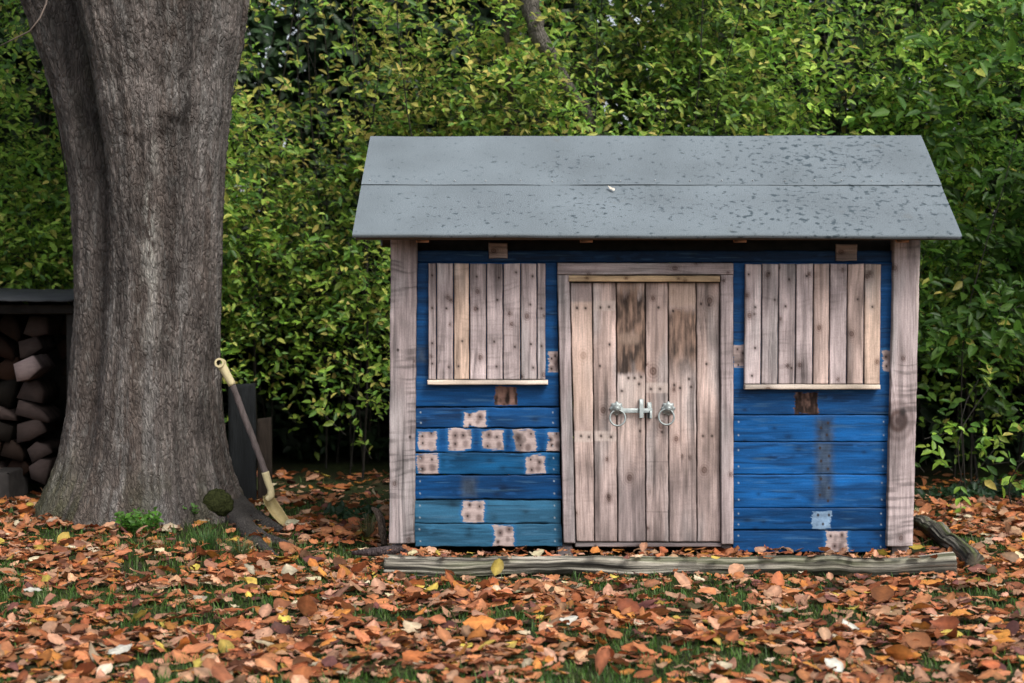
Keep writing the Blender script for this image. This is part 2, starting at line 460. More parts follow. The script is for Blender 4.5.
def plank(acc, TL, TR, BR, BL, y, th, fn, seed, along='v', cell=.0037, wob=.35, round_=.0016, dy=None, by=0.):
    """one board: front face is a fine grid between four photo corners on the plane at distance y, with rounded edges and sides.
    fn(U, V, a, c) gives its colours"""
    TL, TR, BR, BL = [np.array(p, float) for p in (TL, TR, BR, BL)]
    wpx = max(np.hypot(*(TR - TL)), np.hypot(*(BR - BL))); hpx = max(np.hypot(*(BL - TL)), np.hypot(*(BR - TR)))
    m_px = y / F_PX
    nu = max(3, int(wpx * m_px / cell) + 1); nv = max(3, int(hpx * m_px / cell) + 1)
    s = np.linspace(0, 1, nu)[None, :]; t = np.linspace(0, 1, nv)[:, None]
    s, t = np.broadcast_arrays(s, t)
    uv = ((1 - s) * (1 - t))[..., None] * TL + (s * (1 - t))[..., None] * TR + (s * t)[..., None] * BR + ((1 - s) * t)[..., None] * BL
    U = uv[..., 0].copy(); Vv = uv[..., 1].copy()
    U0, V0 = U.copy(), Vv.copy()
    # slightly uneven edges
    U += wob * ((fbm(V0 * .07, 0, seed + 31) - .5) * 2 * (1 - s) ** 4 + (fbm(V0 * .07, 9, seed + 32) - .5) * 2 * s ** 4)
    Vv += wob * ((fbm(U0 * .07, 3, seed + 33) - .5) * 2 * (1 - t) ** 4 + (fbm(U0 * .07, 6, seed + 34) - .5) * 2 * t ** 4)
    Pw = W(U, Vv, y)
    if along == 'v': a, c = (V0 - V0.min()) * m_px, (U0 - U0.min()) * m_px
    else: a, c = (U0 - U0.min()) * m_px, (V0 - V0.min()) * m_px
    depth = (fbm(a * 2, c * 8, seed + 40, 2) - .5) * .003 + by * (t - .5)
    edge = np.minimum(np.minimum(s * wpx, (1 - s) * wpx), np.minimum(t * hpx, (1 - t) * hpx)) * m_px
    depth += round_ * (1 - sst(0, .004, edge))
    if dy is not None: depth = depth + dy(U0, V0)
    Pw[..., 1] += depth
    C = fn(U0, V0, a, c)
    if C.shape[-1] == 3: C = np.concatenate([C, np.zeros(C.shape[:-1] + (1,))], -1)
    # each board gets darker towards its edges
    C[..., :3] *= (1 - .35 * (1 - sst(0, .0035, edge)))[..., None]
    G = np.stack([a + seed * .37, c + seed * .11, np.full_like(a, seed * .7)], -1)
    i = np.arange(nv * nu).reshape(nv, nu)
    F = np.stack([i[:-1, :-1], i[1:, :-1], i[1:, 1:], i[:-1, 1:]], -1).reshape(-1, 4)
    border = np.concatenate([i[0, :], i[1:, -1], i[-1, -2::-1], i[-2:0:-1, 0]])
    Vf = Pw.reshape(-1, 3); back = Vf[border].copy(); back[:, 1] = y + th
    nb = len(border); n0 = len(Vf)
    k = np.arange(nb); k2 = (k + 1) % nb
    Fs = np.stack([border[k], border[k2], n0 + k2, n0 + k], -1)
    cor = back[[0, nu - 1, nu - 1 + nv - 1, 2 * nu + nv - 3]] + np.array([0, .0004, 0])
    V_all = np.vstack([Vf, back, cor]); Cf = C.reshape(-1, 4); Gf = G.reshape(-1, 3)
    cb = Cf[border].copy(); cb[:, :3] *= .7
    C_all = np.vstack([Cf, cb, cb[:4]]); G_all = np.vstack([Gf, Gf[border], Gf[:4]])
    acc.add(V_all, [F, Fs, np.array([[0, 1, 2, 3]]) + n0 + nb], C_all, G_all)


# ------------------------------------------------------------------ the playhouse
house = thing('playhouse', 'blue wooden playhouse of old pallet boards with a grey felt roof', 'playhouse', (.55, 6.9, 0))

BLUE = np.array([.0025, .052, .168]); BLUE2 = np.array([.005, .078, .195]); DBLUE = np.array([.002, .023, .07]); TEAL = np.array([.026, .112, .20])


def paint_col(U, V, a, c, seed, base, patches=(), worn=.25):
    wood = PALE * np.array([.80, .76, .80]) * (.72 + .5 * fbm(a * 9, c * 60, seed, 3))[..., None]
    n = fbm(a * 6, c * 40, seed + 3, 4); big = fbm(a * 3, c * 8, seed + 4, 3)
    col = np.asarray(base) * (.45 + 1.1 * n)[..., None] * (.55 + .9 * big)[..., None]
    col = col * (1 - .5 * sst(.58, .8, fbm(a * 5 + 7, c * 90, seed + 14, 3)))[..., None]
    rk = random.Random(int(seed) + 3)
    for _ in range(3):
        ka, kc = rk.uniform(.03, float(a.max())), rk.uniform(0, float(c.max()))
        dk = np.hypot((a - ka) / 1.5, c - kc) / rk.uniform(.006, .013)
        col = col * (1 - .5 * np.exp(-dk ** 2))[..., None]
    scuff = sst(.66, .8, fbm(a * 16 + 5, c * 60, seed + 16, 4)) * .4
    col = mixc(col, np.asarray(base) * 1.7 + .015, scuff)
    # paint thinned along the grain lets the lighter wood through a little
    thin = sst(.62, .85, fbm(a * 9, c * 150, seed + 6, 3)) * worn
    col = mixc(col, np.array([.10, .22, .34]), thin)
    alpha = np.ones(a.shape)
    for (x0, x1, y0, y1, kind) in patches:
        nz = (fbm(U * .07, V * .08, seed + 9, 3) - .5) * 5 + (fbm(U * .10, V * 1.1, seed + 19, 3) - .5) * 4
        d = np.maximum(np.maximum(x0 - U, U - x1), np.maximum(y0 - V, V - y1)) + nz
        inside = 1 - sst(-.35, .25, d)
        if kind == 'pale':
            halo = (1 - sst(0., 4.5, d)) * .6
            col = mixc(col, np.array([.02, .14, .34]), halo * (1 - inside))
            pw = wood
            rnd = random.Random(int(seed * 7 + x0))
            w, h = x1 - x0, y1 - y0
            pts = [(x0 + w * (fx_ + rnd.uniform(-.1, .1)), y0 + h * (fy_ + rnd.uniform(-.14, .14))) for fx_, fy_ in ((.28, .3), (.7, .25), (.3, .75), (.72, .72))]
            for pt_ in pts:
                pw = nails(pw, U, V, [pt_], rnd.uniform(1.5, 3.0), (.07, .04, .037), 1.8, rnd.uniform(.35, .8))
            pw = pw * (1 - .5 * sst(.52, .75, fbm(U * .10 + 9, V * .10, seed + 13 + x0, 3)))[..., None]
            pw = nails(pw, U, V, pts[:3], .9)
            col = mixc(col, pw, inside)
        elif kind == 'brown':
            pw = wood * np.array([.30, .22, .185]) * (.15 + 1.7 * sst(.25, .8, fbm(U * .25, V * .10, seed + 12, 3)))[..., None]
            col = mixc(col, pw, inside)
        elif kind == 'wash':
            pw = np.array([.04, .058, .085]) * (.3 + 1.4 * fbm(U * .25, V * .1, seed + 12, 3))[..., None]
            col = mixc(col, pw, (1 - sst(-7, 4., d)) * .88)
        elif kind == 'light':
            pw = np.array([.22, .33, .46]) * (.5 + fbm(U * .2, V * .2, seed + 12, 3))[..., None]
            col = mixc(col, pw, inside * .9)
        alpha = alpha * (1 - inside * (.9 if kind in ('pale', 'brown') else .3))
    return np.concatenate([np.clip(col, .002, 1), (alpha * .9)[..., None]], -1)


# left wall below the shutter: (top v, bottom v, colour, patches)
rows_l = [(262, 407, BLUE, [(495, 517, 386, 405, 'brown'), (549, 559, 352, 371, 'pale'), (416, 427, 346, 362, 'wash')]),
          (407, 428, BLUE * .8 + DBLUE * .25, [(464, 485, 412, 427, 'pale')]),
          (428, 452.5, BLUE, [(418, 436, 431, 450, 'pale'), (449, 470, 430, 449.5, 'pale'), (482, 503, 431, 449, 'pale'), (514, 536, 430, 451, 'pale'), (547.5, 562, 431, 451, 'pale')]),
          (452.5, 475, BLUE2 * 1.05, [(417, 438, 454, 474, 'pale'), (526, 545, 456, 473, 'pale')]),
          (475, 499.5, BLUE * .95, [(461, 477, 477, 497, 'wash')]),
          (499.5, 523.5, TEAL * .8, [(463, 484, 501, 522, 'pale')]),
          (523.5, 547, TEAL, [(494, 513, 526, 546, 'pale')])]
rows_r = [(262, 415, BLUE * 1.1, [(794.5, 818, 392, 415, 'brown'), (733, 746, 345, 368, 'pale'), (883, 895, 352, 370, 'pale')]),
          (415, 442, BLUE * 1.5, [(815, 834, 417, 445, 'wash')]),
          (442, 474.5, BLUE * 1.45, [(815, 834, 440, 476, 'wash')]),
          (474.5, 508, BLUE * 1.4, [(815, 834, 473, 503, 'wash')]),
          (508, 530, BLUE * .95, [(812, 832, 511, 530, 'light')]),
          (530, 552.5, BLUE * .95, [(826, 848, 531, 552, 'pale')])]


def skew(u0, u1, v, v0=262., v1=552.):
    return u0 + (u1 - u0) * (v - v0) / (v1 - v0)


def wall_panel(rows, lt, lb, rt, rb, seed, holes=()):
    acc = Acc()
    for k, (v0, v1, base, pats) in enumerate(rows):
        g = .28 if lt > 600 else .5
        sd = seed + k * 13
        rr = random.Random(sd)
        lx0, lx1 = skew(lt, lb, v0), skew(lt, lb, v1); rx0, rx1 = skew(rt, rb, v0), skew(rt, rb, v1)

        def fn(U, V, a, c, base=base, pats=pats, sd=sd, v0=v0, v1=v1, lx0=lx0, rx0=rx0, k=k):
            col = paint_col(U, V, a, c, sd, base, pats)
            if k:
                vm = [v0 + (v1 - v0) * .25, v0 + (v1 - v0) * .75]
                pts = [(lx0 + 5.5, v) for v in vm] + [(rx0 - 6.5, v) for v in vm]
                col[..., :3] = nails(col[..., :3], U, V, pts, .85, (.36, .40, .44), .6, .7)
            if holes:
                col[..., :3] = nails(col[..., :3], U, V, holes, 1.2)
            return col
        plank(acc, (lx0, v0 + g), (rx0, v0 + g), (rx1 + rr.uniform(-.8, .8), v1 - g), (lx1 + rr.uniform(-.8, .5), v1 - g),
              D + rr.uniform(-.004, .004) if k else D, .02, fn, sd, 'u', cell=.0026, wob=(.4 if lt > 600 else 1.0) if k else .4, by=rr.uniform(-.004, .004))
    return acc.build('wall_panel', M['paint'], house)


wall_panel(rows_l, 417, 414, 557, 562, 100)
wall_panel(rows_r, 733, 733, 894, 886.5, 300,
           holes=[(821, 428), (828, 423), (827, 435), (820, 448), (829, 456), (821, 461), (828, 469), (821, 479), (829, 488), (820, 495), (828, 501), (818, 515), (829, 515), (823, 524)])

# blue band above the shutters, full width, its blue darkened to hold the eave shadow
acc = Acc()
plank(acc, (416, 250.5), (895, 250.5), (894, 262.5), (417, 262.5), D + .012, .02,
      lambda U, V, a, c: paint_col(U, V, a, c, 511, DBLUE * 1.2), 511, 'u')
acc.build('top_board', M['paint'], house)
for u0, u1, v0_, v1_ in ((488.5, 507.5, 243, 258.5), (836, 857.5, 244, 261)):
    acc = Acc()
    plank(acc, (u0, v0_), (u1, v0_), (u1, v1_), (u0, v1_), D + .004, .012, lambda U, V, a, c: wood_col(a, c, int(u0), TAN * .8, .5, 0, [(.02, .03, .01)], .2), int(u0), 'u', wob=.8)
    acc.build('packing_block', M['wood'], house)
# near-black plate standing in for the shade in the gap under the eaves
acc = Acc()
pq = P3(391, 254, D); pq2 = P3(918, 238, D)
acc.add(box_v(pq[0] + .02, pq2[0] - .02, D + .05, D + .09, pq[2] - .01, pq2[2] + .01), BOXF, np.array([.02, .022, .03, 0])); acc.build('eave_shade_plate', M['dark'], house)

# corner boards
for k, (q4, sd, kn) in enumerate([(((390.5, 238), (417, 238), (414.3, 543.5), (389, 543.5)), 21, []),
                                  (((894.5, 238), (920.5, 238), (913, 546.5), (887, 546.5)), 22, [(182, 11, 10.5), (30, 8, 2.5), (120, 16, 2.2)])]):
    acc = Acc()
    mp_ = D / F_PX

    def fn(U, V, a, c, sd=sd, kn=kn, k=k):
        knots = [(v * mp_, u * mp_, r * mp_) for v, u, r in kn]
        col = wood_col(a, c, sd, GREY * (.92 if k else .9), .5, .62, knots, .3)
        if k:                                                   # pale waney edge near the top right
            e = (1 - sst(0, 3.5, np.abs(U - (919 - (V - 262) * .02)) + np.abs(V - 295) * .05))
            col = mixc(col, PALE * 1.15, e * .8)
            col = nails(col, U, V, [(902, 421)], 7.5, (.06, .042, .04), .35, .8)
            col = nails(col, U, V, [(903, 412)], 3., (.03, .025, .025), 1., .85)
        else:
            col = col * (1 - .25 * sst(.5, .8, fbm(U * .05, V * .03, 8, 3)))[..., None]
            col = nails(col, U, V, [(410, 437), (398, 350)], 1.3)
        return col
    plank(acc, *q4, D - .03, .065, fn, sd, 'v', wob=.6)
    acc.build('corner_board', M['wood'], house)

# shutters: eight narrow boards each, with a pale sill under it
sh_l = ([428, 436.3, 453.5, 469.5, 486.4, 503, 520.6, 537, 546], 263.5, 379.5, [GREY * 1.02, GREY * 1.05, WARM, GREY * 1.1, GREY * .98, GREY * 1.05, GREY * 1.08, GREY * .98])
sh_r = ([744.8, 762, 779, 796, 813.7, 830, 847.6, 864.7, 881.5], 264, 384, [GREY * 1.1, GREY * .95, GREY * 1.08, GREY * 1.03, TAN * 1.02, GREY * 1.12, TAN * .9, WARM * .98 + .02])
for xs_, vt, vb, tones in (sh_l, sh_r):
    root = None
    acc = Acc()
    for k in range(len(xs_) - 1):
        sd = int(700 + xs_[k]); rr = random.Random(sd)
        x0, x1 = xs_[k] + .55, xs_[k + 1] - .55

        def fn(U, V, a, c, sd=sd, k=k, x0=x0, x1=x1, vt=vt, vb=vb):
            rr = random.Random(sd + 1)
            kn = []
            if rr.random() < .6: kn.append((rr.uniform(.06, .4), rr.uniform(.01, .055), rr.uniform(.006, .012)))
            col = wood_col(a, c, sd, tones[k], .5, .3 if k % 3 else .15, kn, .3)
            pts = []
            for vv in (vt + rr.uniform(8, 16), vt + rr.uniform(34, 46), vb - rr.uniform(30, 40), vb - rr.uniform(8, 16)):
                if rr.random() < .5: pts.append((rr.uniform(x0 + 3, x1 - 3) if x1 - x0 > 8 else (x0 + x1) / 2, vv))
            col = nails(col, U, V, pts, 1.9, (.13, .09, .08), 2., .35)
            return nails(col, U, V, pts, .95)
        plank(acc, (x0, vt + rr.uniform(-.4, .4)), (x1, vt + rr.uniform(-.4, .4)), (x1 - (1.2 if xs_ is sh_r[0] else 0), vb), (x0 - (1. if xs_ is sh_r[0] else 0), vb),
              D - .022 + rr.uniform(-.002, .002), .02, fn, sd, 'v')
    sh = acc.build('window_shutter', M['wood'], house)
    acc = Acc()
    x0, x1 = (427.2, 548.2) if xs_ is sh_l[0] else (745, 880.5)
    v0 = vb + .8
    plank(acc, (x0, v0), (x1, v0), (x1, v0 + 4.6), (x0, v0 + 4.6), D - .045, .05,
          lambda U, V, a, c: wood_col(a, c, int(x0), np.array([.62, .52, .42]), .35, 0, (), .15), int(x0), 'u', cell=.003, wob=.3)
    acc.build('window_sill', M['newwood'], house)

# door frame: lintel, two jambs and a pale stop batten
acc = Acc()
plank(acc, (557.5, 263), (733.5, 263), (733.5, 274.6), (557.5, 274.6), D - .03, .06, lambda U, V, a, c: wood_col(a, c, 41, GREY * 1.02, .35, .12, [(.45, .02, .01)], .3), 41, 'u')
acc.build('door_lintel', M['wood'], house)
for q4, sd in ((((557.5, 275), (569.3, 275), (575.2, 543), (563.8, 543)), 42), (((720.6, 275), (733.3, 275), (733.6, 544.5), (721.6, 544.5)), 43)):
    acc = Acc()
    plank(acc, *q4, D - .03, .06, lambda U, V, a, c: wood_col(a, c, sd, GREY * (1.02 - .12 * sst(380, 540, V))[..., None], .4, .25, (), .35), sd, 'v')
    acc.build('door_jamb', M['wood'], house)
acc = Acc()
plank(acc, (568.6, 275.4), (720, 275.8), (720, 281.8), (568.6, 281.6), D - .036, .03, lambda U, V, a, c: wood_col(a, c, 44, np.array([.62, .44, .26]), .3, 0, [(.07, .011, .006), (.22, .011, .006), (.42, .012, .005)], .05), 44, 'u', cell=.003)
acc.build('stop_batten', M['newwood'], house)
acc = Acc()
plank(acc, (575, 543), (721.5, 543.2), (721.5, 547), (575, 547), D - .012, .03, lambda U, V, a, c: wood_col(a, c, 45, GREY * .7, .4, .1), 45, 'u', cell=.003)
acc.build('door_threshold', M['wood'], house)

# double door, three boards to a leaf
dt = [569.8, 592.3, 616, 645, 668, 696, 719.8]; db = [576, 594.6, 617.7, 646, 669, 697, 720.8]
LOWV = lambda V: sst(425, 500, V)


def door_col(k):
    def fn(U, V, a, c):
        sd = 800 + k * 11
        tone = [TAN * 1.08, TAN * .92, TAN * .98, TAN * .84, TAN * .92, TAN * .95][k]
        gr = [.45, .62, .85, .55, .6, .5][k]
        base = mixc(np.broadcast_to(tone, U.shape + (3,)), GREY * .66, LOWV(V) * gr)
        kn = [[(.28, .05, .014)], [(.49, .04, .012), (.82, .06, .008)], [(.06, .05, .012), (.75, .05, .012)], [(.34, .03, .015), (.55, .06, .012)], [(.12, .04, .01), (.6, .03, .01)], [(.07, .05, .012), (.72, .03, .012)]][k]
        col = wood_col(a, c, sd, base, .75, .14, kn, .28)
        n = fbm(U * .06, V * .03, sd + 1, 4); f = fbm(U * .42, V * .06, sd + 2, 4) * .6 + fbm(U * .1, V * .07, sd + 3, 3) * .4
        if k == 0:
            col = mixc(col, GREY * .72, (1 - sst(300, 303, V)) * .6)
            col = mixc(col, WARM * 1.12, sst(301, 303, V) * (1 - sst(395, 440, V)) * .45)
            col = mixc(col, PALE * .95, sst(430, 432, V) * (1 - sst(441, 443, V)) * .7)
            pts = [(577, 308), (585.5, 308), (581, 436), (589, 437)]
        elif k == 1:
            col = mixc(col, PALE, sst(300, 301.5, V) * (1 - sst(310, 311.5, V)) * .6)
            col = mixc(col, PALE * .97, sst(430, 432, V) * (1 - sst(440, 442, V)) * .8)
            pts = [(600.5, 307.5), (609, 307), (609.5, 344.5), (600, 366), (601, 436), (611, 437)]
        elif k == 2:
            st = sst(284, 296, V + (f - .5) * 30) * (1 - sst(370, 376, V + (f - .5) * 10)) * sst(.25, .55, n + .18)
            col = mixc(col, BROWN * (.12 + 1.5 * sst(.3, .75, f))[..., None], st * .95)
            col = mixc(col, WARM * .62, (1 - sst(283, 296, V)) * .5 + sst(.55, .8, vn(U * .06, V * .05, 77)) * sst(330, 336, V) * (1 - sst(340, 348, V)) * .6)
            col = mixc(col, PALE * 1.05, sst(374, 378, V) * (1 - sst(400, 460, V)) * .45)
            pts = [(628.5, 378), (634.5, 378), (641, 377), (639, 384), (640, 431), (622, 391)]
        elif k == 3:
            col = mixc(col, PALE, sst(382, 383.5, V) * (1 - sst(392, 394, V)) * .6)
            col = col * (1 - .35 * sst(.5, .8, f) * sst(410, 440, V))[..., None]
            col = col * (1 - .3 * (1 - sst(0, 1, np.abs(V - 462))) - .3 * (1 - sst(0, 1, np.abs(V - 512))))[..., None]
            pts = [(658.5, 307.5), (651, 389), (660, 389), (662, 432)]
        elif k == 4:
            col = mixc(col, WARM * .75, (1 - sst(304, 309, V + (f - .5) * 8)) * .7)
            st = sst(305, 316, V + (f - .5) * 14) * (1 - sst(350, 384, V + (f - .5) * 24)) * sst(.2, .5, n + .2)
            col = mixc(col, BROWN * (.16 + 1.5 * sst(.3, .75, f))[..., None], st * .9)
            pts = [(673, 311), (674, 385), (680, 388), (691, 387), (689, 379)]
        else:
            col = col * (1 - .2 * sst(.5, .8, n))[..., None]
            pts = [(701, 304), (709, 305), (706.5, 364), (703, 436), (712, 436)]
        col = nails(col, U, V, pts, 1.9, (.15, .10, .085), 2., .35)
        col = nails(col, U, V, pts, 1.1)
        col = col * (1 - .25 * sst(515, 545, V + (f - .5) * 30))[..., None]      # splash dirt
        return np.clip(col, .004, 1)
    return fn


doors = []
for leaf in (0, 1):
    acc = Acc()
    for k in range(leaf * 3, leaf * 3 + 3):
        rr = random.Random(k)
        plank(acc, (dt[k] + .5, 282.6), (dt[k + 1] - .5, 282.6), (db[k + 1] - .5, 541.8), (db[k] + .5, 541.8), D - .008 + rr.uniform(-.002, .002), .02, door_col(k), 800 + k * 11, 'v', wob=.5)
    doors.append(acc.build('door', M['wood'], house))

# ironmongery
yd = D - .012
k_px = D / F_PX


def ring_handle(parent, pc, rc):
    acc = Acc()
    c = P3(*pc, yd)
    th = np.linspace(0, 2 * np.pi, 48, endpoint=False)
    rb = .0255 * (1 + .11 * np.cos(8 * th))
    rings = [(rb, 0.0), (rb, -.003), (rb * .86, -.0045), (np.full(48, .015), -.007), (np.full(48, .0135), -.013), (np.full(48, .010), -.019), (np.full(48, .004), -.022)]
    V = np.concatenate([np.stack([c[0] + r * np.cos(th), np.full(48, yd + d), c[2] + r * np.sin(th)], -1) for r, d in rings])
    F = []
    for i in range(len(rings) - 1):
        for j in range(48):
            F.append([i * 48 + j, i * 48 + (j + 1) % 48, (i + 1) * 48 + (j + 1) % 48, (i + 1) * 48 + j])
    acc.add(V, np.array(F))
    V2 = np.vstack([V[-48:], V[-48:].mean(0)]); acc.add(V2, np.array([[j, (j + 1) % 48, 48] for j in range(48)]))
    r0 = P3(*rc, yd)
    t = np.linspace(0, 2 * np.pi, 41)
    R = .0295
    pts = np.stack([r0[0] + R * np.cos(t), yd - .018 + .006 * np.sin(t), r0[2] + R * np.sin(t)], -1)
    Vt, Ft, _ = tube(pts, .0037, 10, cap=False); acc.add(Vt, Ft)
    return acc.build('ring_handle', M['steel'], parent, smooth=True)


ring_handle(doors[0], (616.7, 408.5), (617.3, 417.6)); ring_handle(doors[1], (668.2, 408.5), (666, 416.6))
acc = Acc()


def steel_box(u0, u1, v0, v1, y0, y1, b=.0015):
    p0 = P3(u0, v1, D); p1 = P3(u1, v0, D)
    bevel_box(acc, p0[0], p1[0], y0, y1, p0[2], p1[2], b)


steel_box(620, 652, 407.8, 412.6, yd - .013, yd - .008)          # bar
steel_box(638.6, 643, 398.5, 417.5, yd - .021, yd - .0165)       # keeper strap
steel_box(638.8, 642.8, 398.6, 403.0, yd - .0165, yd + .002)
steel_box(638.8, 642.8, 413.4, 417.2, yd - .0165, yd + .002)
steel_box(646.8, 651.4, 402, 418, yd - .006, yd + .002)          # catch plate
steel_box(649.0, 651.4, 410, 418, yd - .024, yd - .007)
acc.build('latch', M['steel'], doors[0])

# roof
RY0, RY1 = D - .22, D - .22 + .68
pe_l, pe_r = P3(352.3, 233.2, RY0), P3(962, 235.2, RY0)
pr_l, pr_r = P3(370.3, 137, RY1), P3(921, 136, RY1)
xl = (pe_l[0] + pr_l[0]) / 2; xr = (pe_r[0] + pr_r[0]) / 2
ze = (pe_l[2] + pe_r[2]) / 2; zr = (pr_l[2] + pr_r[2]) / 2
slope_len = math.hypot(RY1 - RY0, zr - ze)
seam_t = .475
# front slope: lower course, then the upper course laid over it
acc = Acc()


def course(t0, t1, lift, lip, flip=False, nx_=220, seed=5):
    nt_ = 24
    s = np.linspace(0, 1, nx_)[None]; t = np.linspace(t0, t1, nt_)[:, None]
    s, t = np.broadcast_arrays(s, t)
    el = np.array([pe_l, pe_r]); rl = np.array([pr_l, pr_r])
    e = el[0] * (1 - s)[..., None] + el[1] * s[..., None]; r = rl[0] * (1 - s)[..., None] + rl[1] * s[..., None]
    Pm = e * (1 - t)[..., None] + r * t[..., None]
    nrm = np.array([0, -(zr - ze), RY1 - RY0]) / slope_len
    off = lift + (fbm(s * 9, t * 3, seed, 2) - .5) * .006
    Pm = Pm + nrm * off[..., None] if isinstance(off, np.ndarray) else Pm + nrm * off
    Gm = np.stack([Pm[..., 0], t * slope_len, np.full_like(t, seed)], -1)
    # lip: bottom edge turned down
    rows = [Pm]; grows = [Gm]
    lipv = Pm[0:1].copy() + np.array([0, .004, -lip]); 
    Pm = np.concatenate([Pm[0:1] + np.array([0, .007, -lip]), Pm[0:1] + np.array([0, -.001, -lip * .5]), Pm]); Gm = np.concatenate([Gm[0:1] - [0, .02, 0], Gm[0:1] - [0, .01, 0], Gm])
    if flip:
        Pm = Pm.copy(); Pm[..., 1] = 2 * RY1 - Pm[..., 1]
    n = Pm.shape[0]
    i = np.arange(n * nx_).reshape(n, nx_)
    Fq = np.stack([i[:-1, :-1], i[:-1, 1:], i[1:, 1:], i[1:, :-1]], -1).reshape(-1, 4)
    if flip: Fq = Fq[:, ::-1]
    acc.add(Pm.reshape(-1, 3), Fq, None, Gm.reshape(-1, 3))


course(0, .52, .0, .0145, seed=5); course(seam_t, 1.0, .003, .0018, seed=6)
course(0, .52, .0, .017, True, seed=7); course(seam_t, 1.0, .0042, .0035, True, seed=8)
roof = acc.build('roof', M['felt'], house, smooth=False)
# roof boards under the felt (give the roof its thickness)
acc = Acc()
for side in (1, -1):
    a0 = np.array([xl + .012, RY0 + .012, ze - .004]); 
    pts = []
    for (yy, zz) in ((RY0 + .012, ze - .004), (RY1, zr - .004), (RY1, zr - .024), (RY0 + .02, ze - .021)):
        y2 = yy if side > 0 else 2 * RY1 - yy
        pts.append((y2, zz))
    xs2 = [(pe_l[0] + .01, pe_r[0] - .01), (pr_l[0] + .01, pr_r[0] - .01), (pr_l[0] + .01, pr_r[0] - .01), (pe_l[0] + .01, pe_r[0] - .01)]
    V = np.array([[xs2[i][0], p[0], p[1]] for i, p in enumerate(pts)] + [[xs2[i][1], p[0], p[1]] for i, p in enumerate(pts)])
    acc.add(V, BOXF, np.array([.10, .075, .055]))
acc.build('roof_deck', M['wood'], house)
# clout nails along the lap
nrm = np.array([0, -(zr - ze), RY1 - RY0]) / slope_len
for u in [369, 396, 426, 454, 485, 520, 552, 584, 620, 655, 690, 722, 753, 785, 815, 842, 872, 903, 932]:
    t = seam_t + .035 + random.Random(u).uniform(-.006, .006)
    s = (u - 361) / (941 - 361)
    c = (pe_l * (1 - t) + pr_l * t) * (1 - s) + (pe_r * (1 - t) + pr_r * t) * s + nrm * .0085
    th = np.linspace(0, 2 * np.pi, 10, endpoint=False)
    e1 = np.array([1, 0, 0]); e2 = np.cross(nrm, e1)
    ringv = c + .0028 * (np.cos(th)[:, None] * e1 + np.sin(th)[:, None] * e2)
    V = np.vstack([ringv - nrm * .006, ringv, c + nrm * .0012])
    F4 = np.array([[j, (j + 1) % 10, 10 + (j + 1) % 10, 10 + j] for j in range(10)]); F3 = np.array([[10 + j, 10 + (j + 1) % 10, 20] for j in range(10)])
    mesh('roof_nail', V, [F4, F3], M['nail'], roof, smooth=True)
# rafter ends under the eaves
for u in (423.5, 585.5, 737.5, 898):
    acc = Acc()
    p = P3(u, 241.5, D - .1)
    sl = math.atan2(zr - ze, RY1 - RY0)
    bevel_box(acc, -.024, .024, -.125, .125, -.018, .014, .002, np.array([.42, .2, .11, 0]), rotm((1, 0, 0), sl), (p[0], D - .075, ze + .048))
    acc.build('rafter', M['wood'], house)
# side and back walls, floor
acc = Acc()
wl, wr = P3(391, 400, D)[0], P3(918, 400, D)[0]
yb = D + .88
zt = P3(0, 236, D)[2]


def zroof(y):
    return ze - .03 + (zr - ze) * (1 - abs(y - RY1) / (RY1 - RY0))


zf = P3(0, 546, D)[2]
for side, x0 in ((-1, wl + .012), (1, wr - .012)):
    acc = Acc(); n = 9
    yy = np.linspace(D + .04, yb, n + 1)
    for k in range(n):
        y0, y1 = yy[k] + .002, yy[k + 1] - .002
        x1 = x0 - side * .018
        z0 = zf
        V = np.array([[x0, y0, z0], [x1, y0, z0], [x1, y0, zroof(y0)], [x0, y0, zroof(y0)], [x0, y1, z0], [x1, y1, z0], [x1, y1, zroof(y1)], [x0, y1, zroof(y1)]])
        G = np.stack([V[:, 2], V[:, 1], V[:, 0] + k], -1)
        acc.add(V, BOXF, BLUE * (.7 + .5 * random.Random(k + 5).random()) + .01, G)
    acc.build('side_wall', M['paint'], house)
acc = Acc()
nb = 14
for k in range(nb):
    x0 = wl + .03 + (wr - wl - .06) * k / nb; x1 = wl + .03 + (wr - wl - .06) * (k + 1) / nb
    V = box_v(x0 + .002, x1 - .002, yb, yb + .018, zf, zroof(yb) - .01); acc.add(V, BOXF, GREY * .6, np.stack([V[:, 2], V[:, 0], V[:, 1]], -1))
acc.build('back_wall', M['wood'], house)
acc = Acc(); V = box_v(wl + .02, wr - .02, D + .05, yb - .005, zf + .002, zf + .022); acc.add(V, BOXF, GREY * .5, V); acc.build('floor_board', M['wood'], house)
for u, hw, yy in ((399, 8, D + .02), (565, 8, D + .01), (647, 6.5, D + .01), (727, 6, D + .03), (900, 9, D + .02), (399, 9, yb - .1), (647, 9, yb - .1), (900, 9, yb - .1)):
    p = P3(u, 548, yy)
    acc = Acc(); g = float(gz(p[0], yy)) - .03
    bevel_box(acc, p[0] - hw * k_px, p[0] + hw * k_px, yy, yy + .09, g, zf - .002, .004, np.append(GREY * .75, 0))
    acc.build('foundation_block', M['wood'], house)


# ------------------------------------------------------------------ timber logs on the ground
def log_path(p0, p1, r0, r1, n=40, bend=.01, seed=0):
    t = np.linspace(0, 1, n)[:, None]
    p = np.array(p0) * (1 - t) + np.array(p1) * t
    p[:, 1] += bend * np.sin(t[:, 0] * 3.1) + (fbm(t[:, 0] * 5, 0, seed) - .5) * .012
    p[:, 2] += (fbm(t[:, 0] * 7, 3, seed) - .5) * .034
    return p, r0 + (r1 - r0) * t[:, 0] + (fbm(t[:, 0] * 9, 7, seed) - .5) * .016


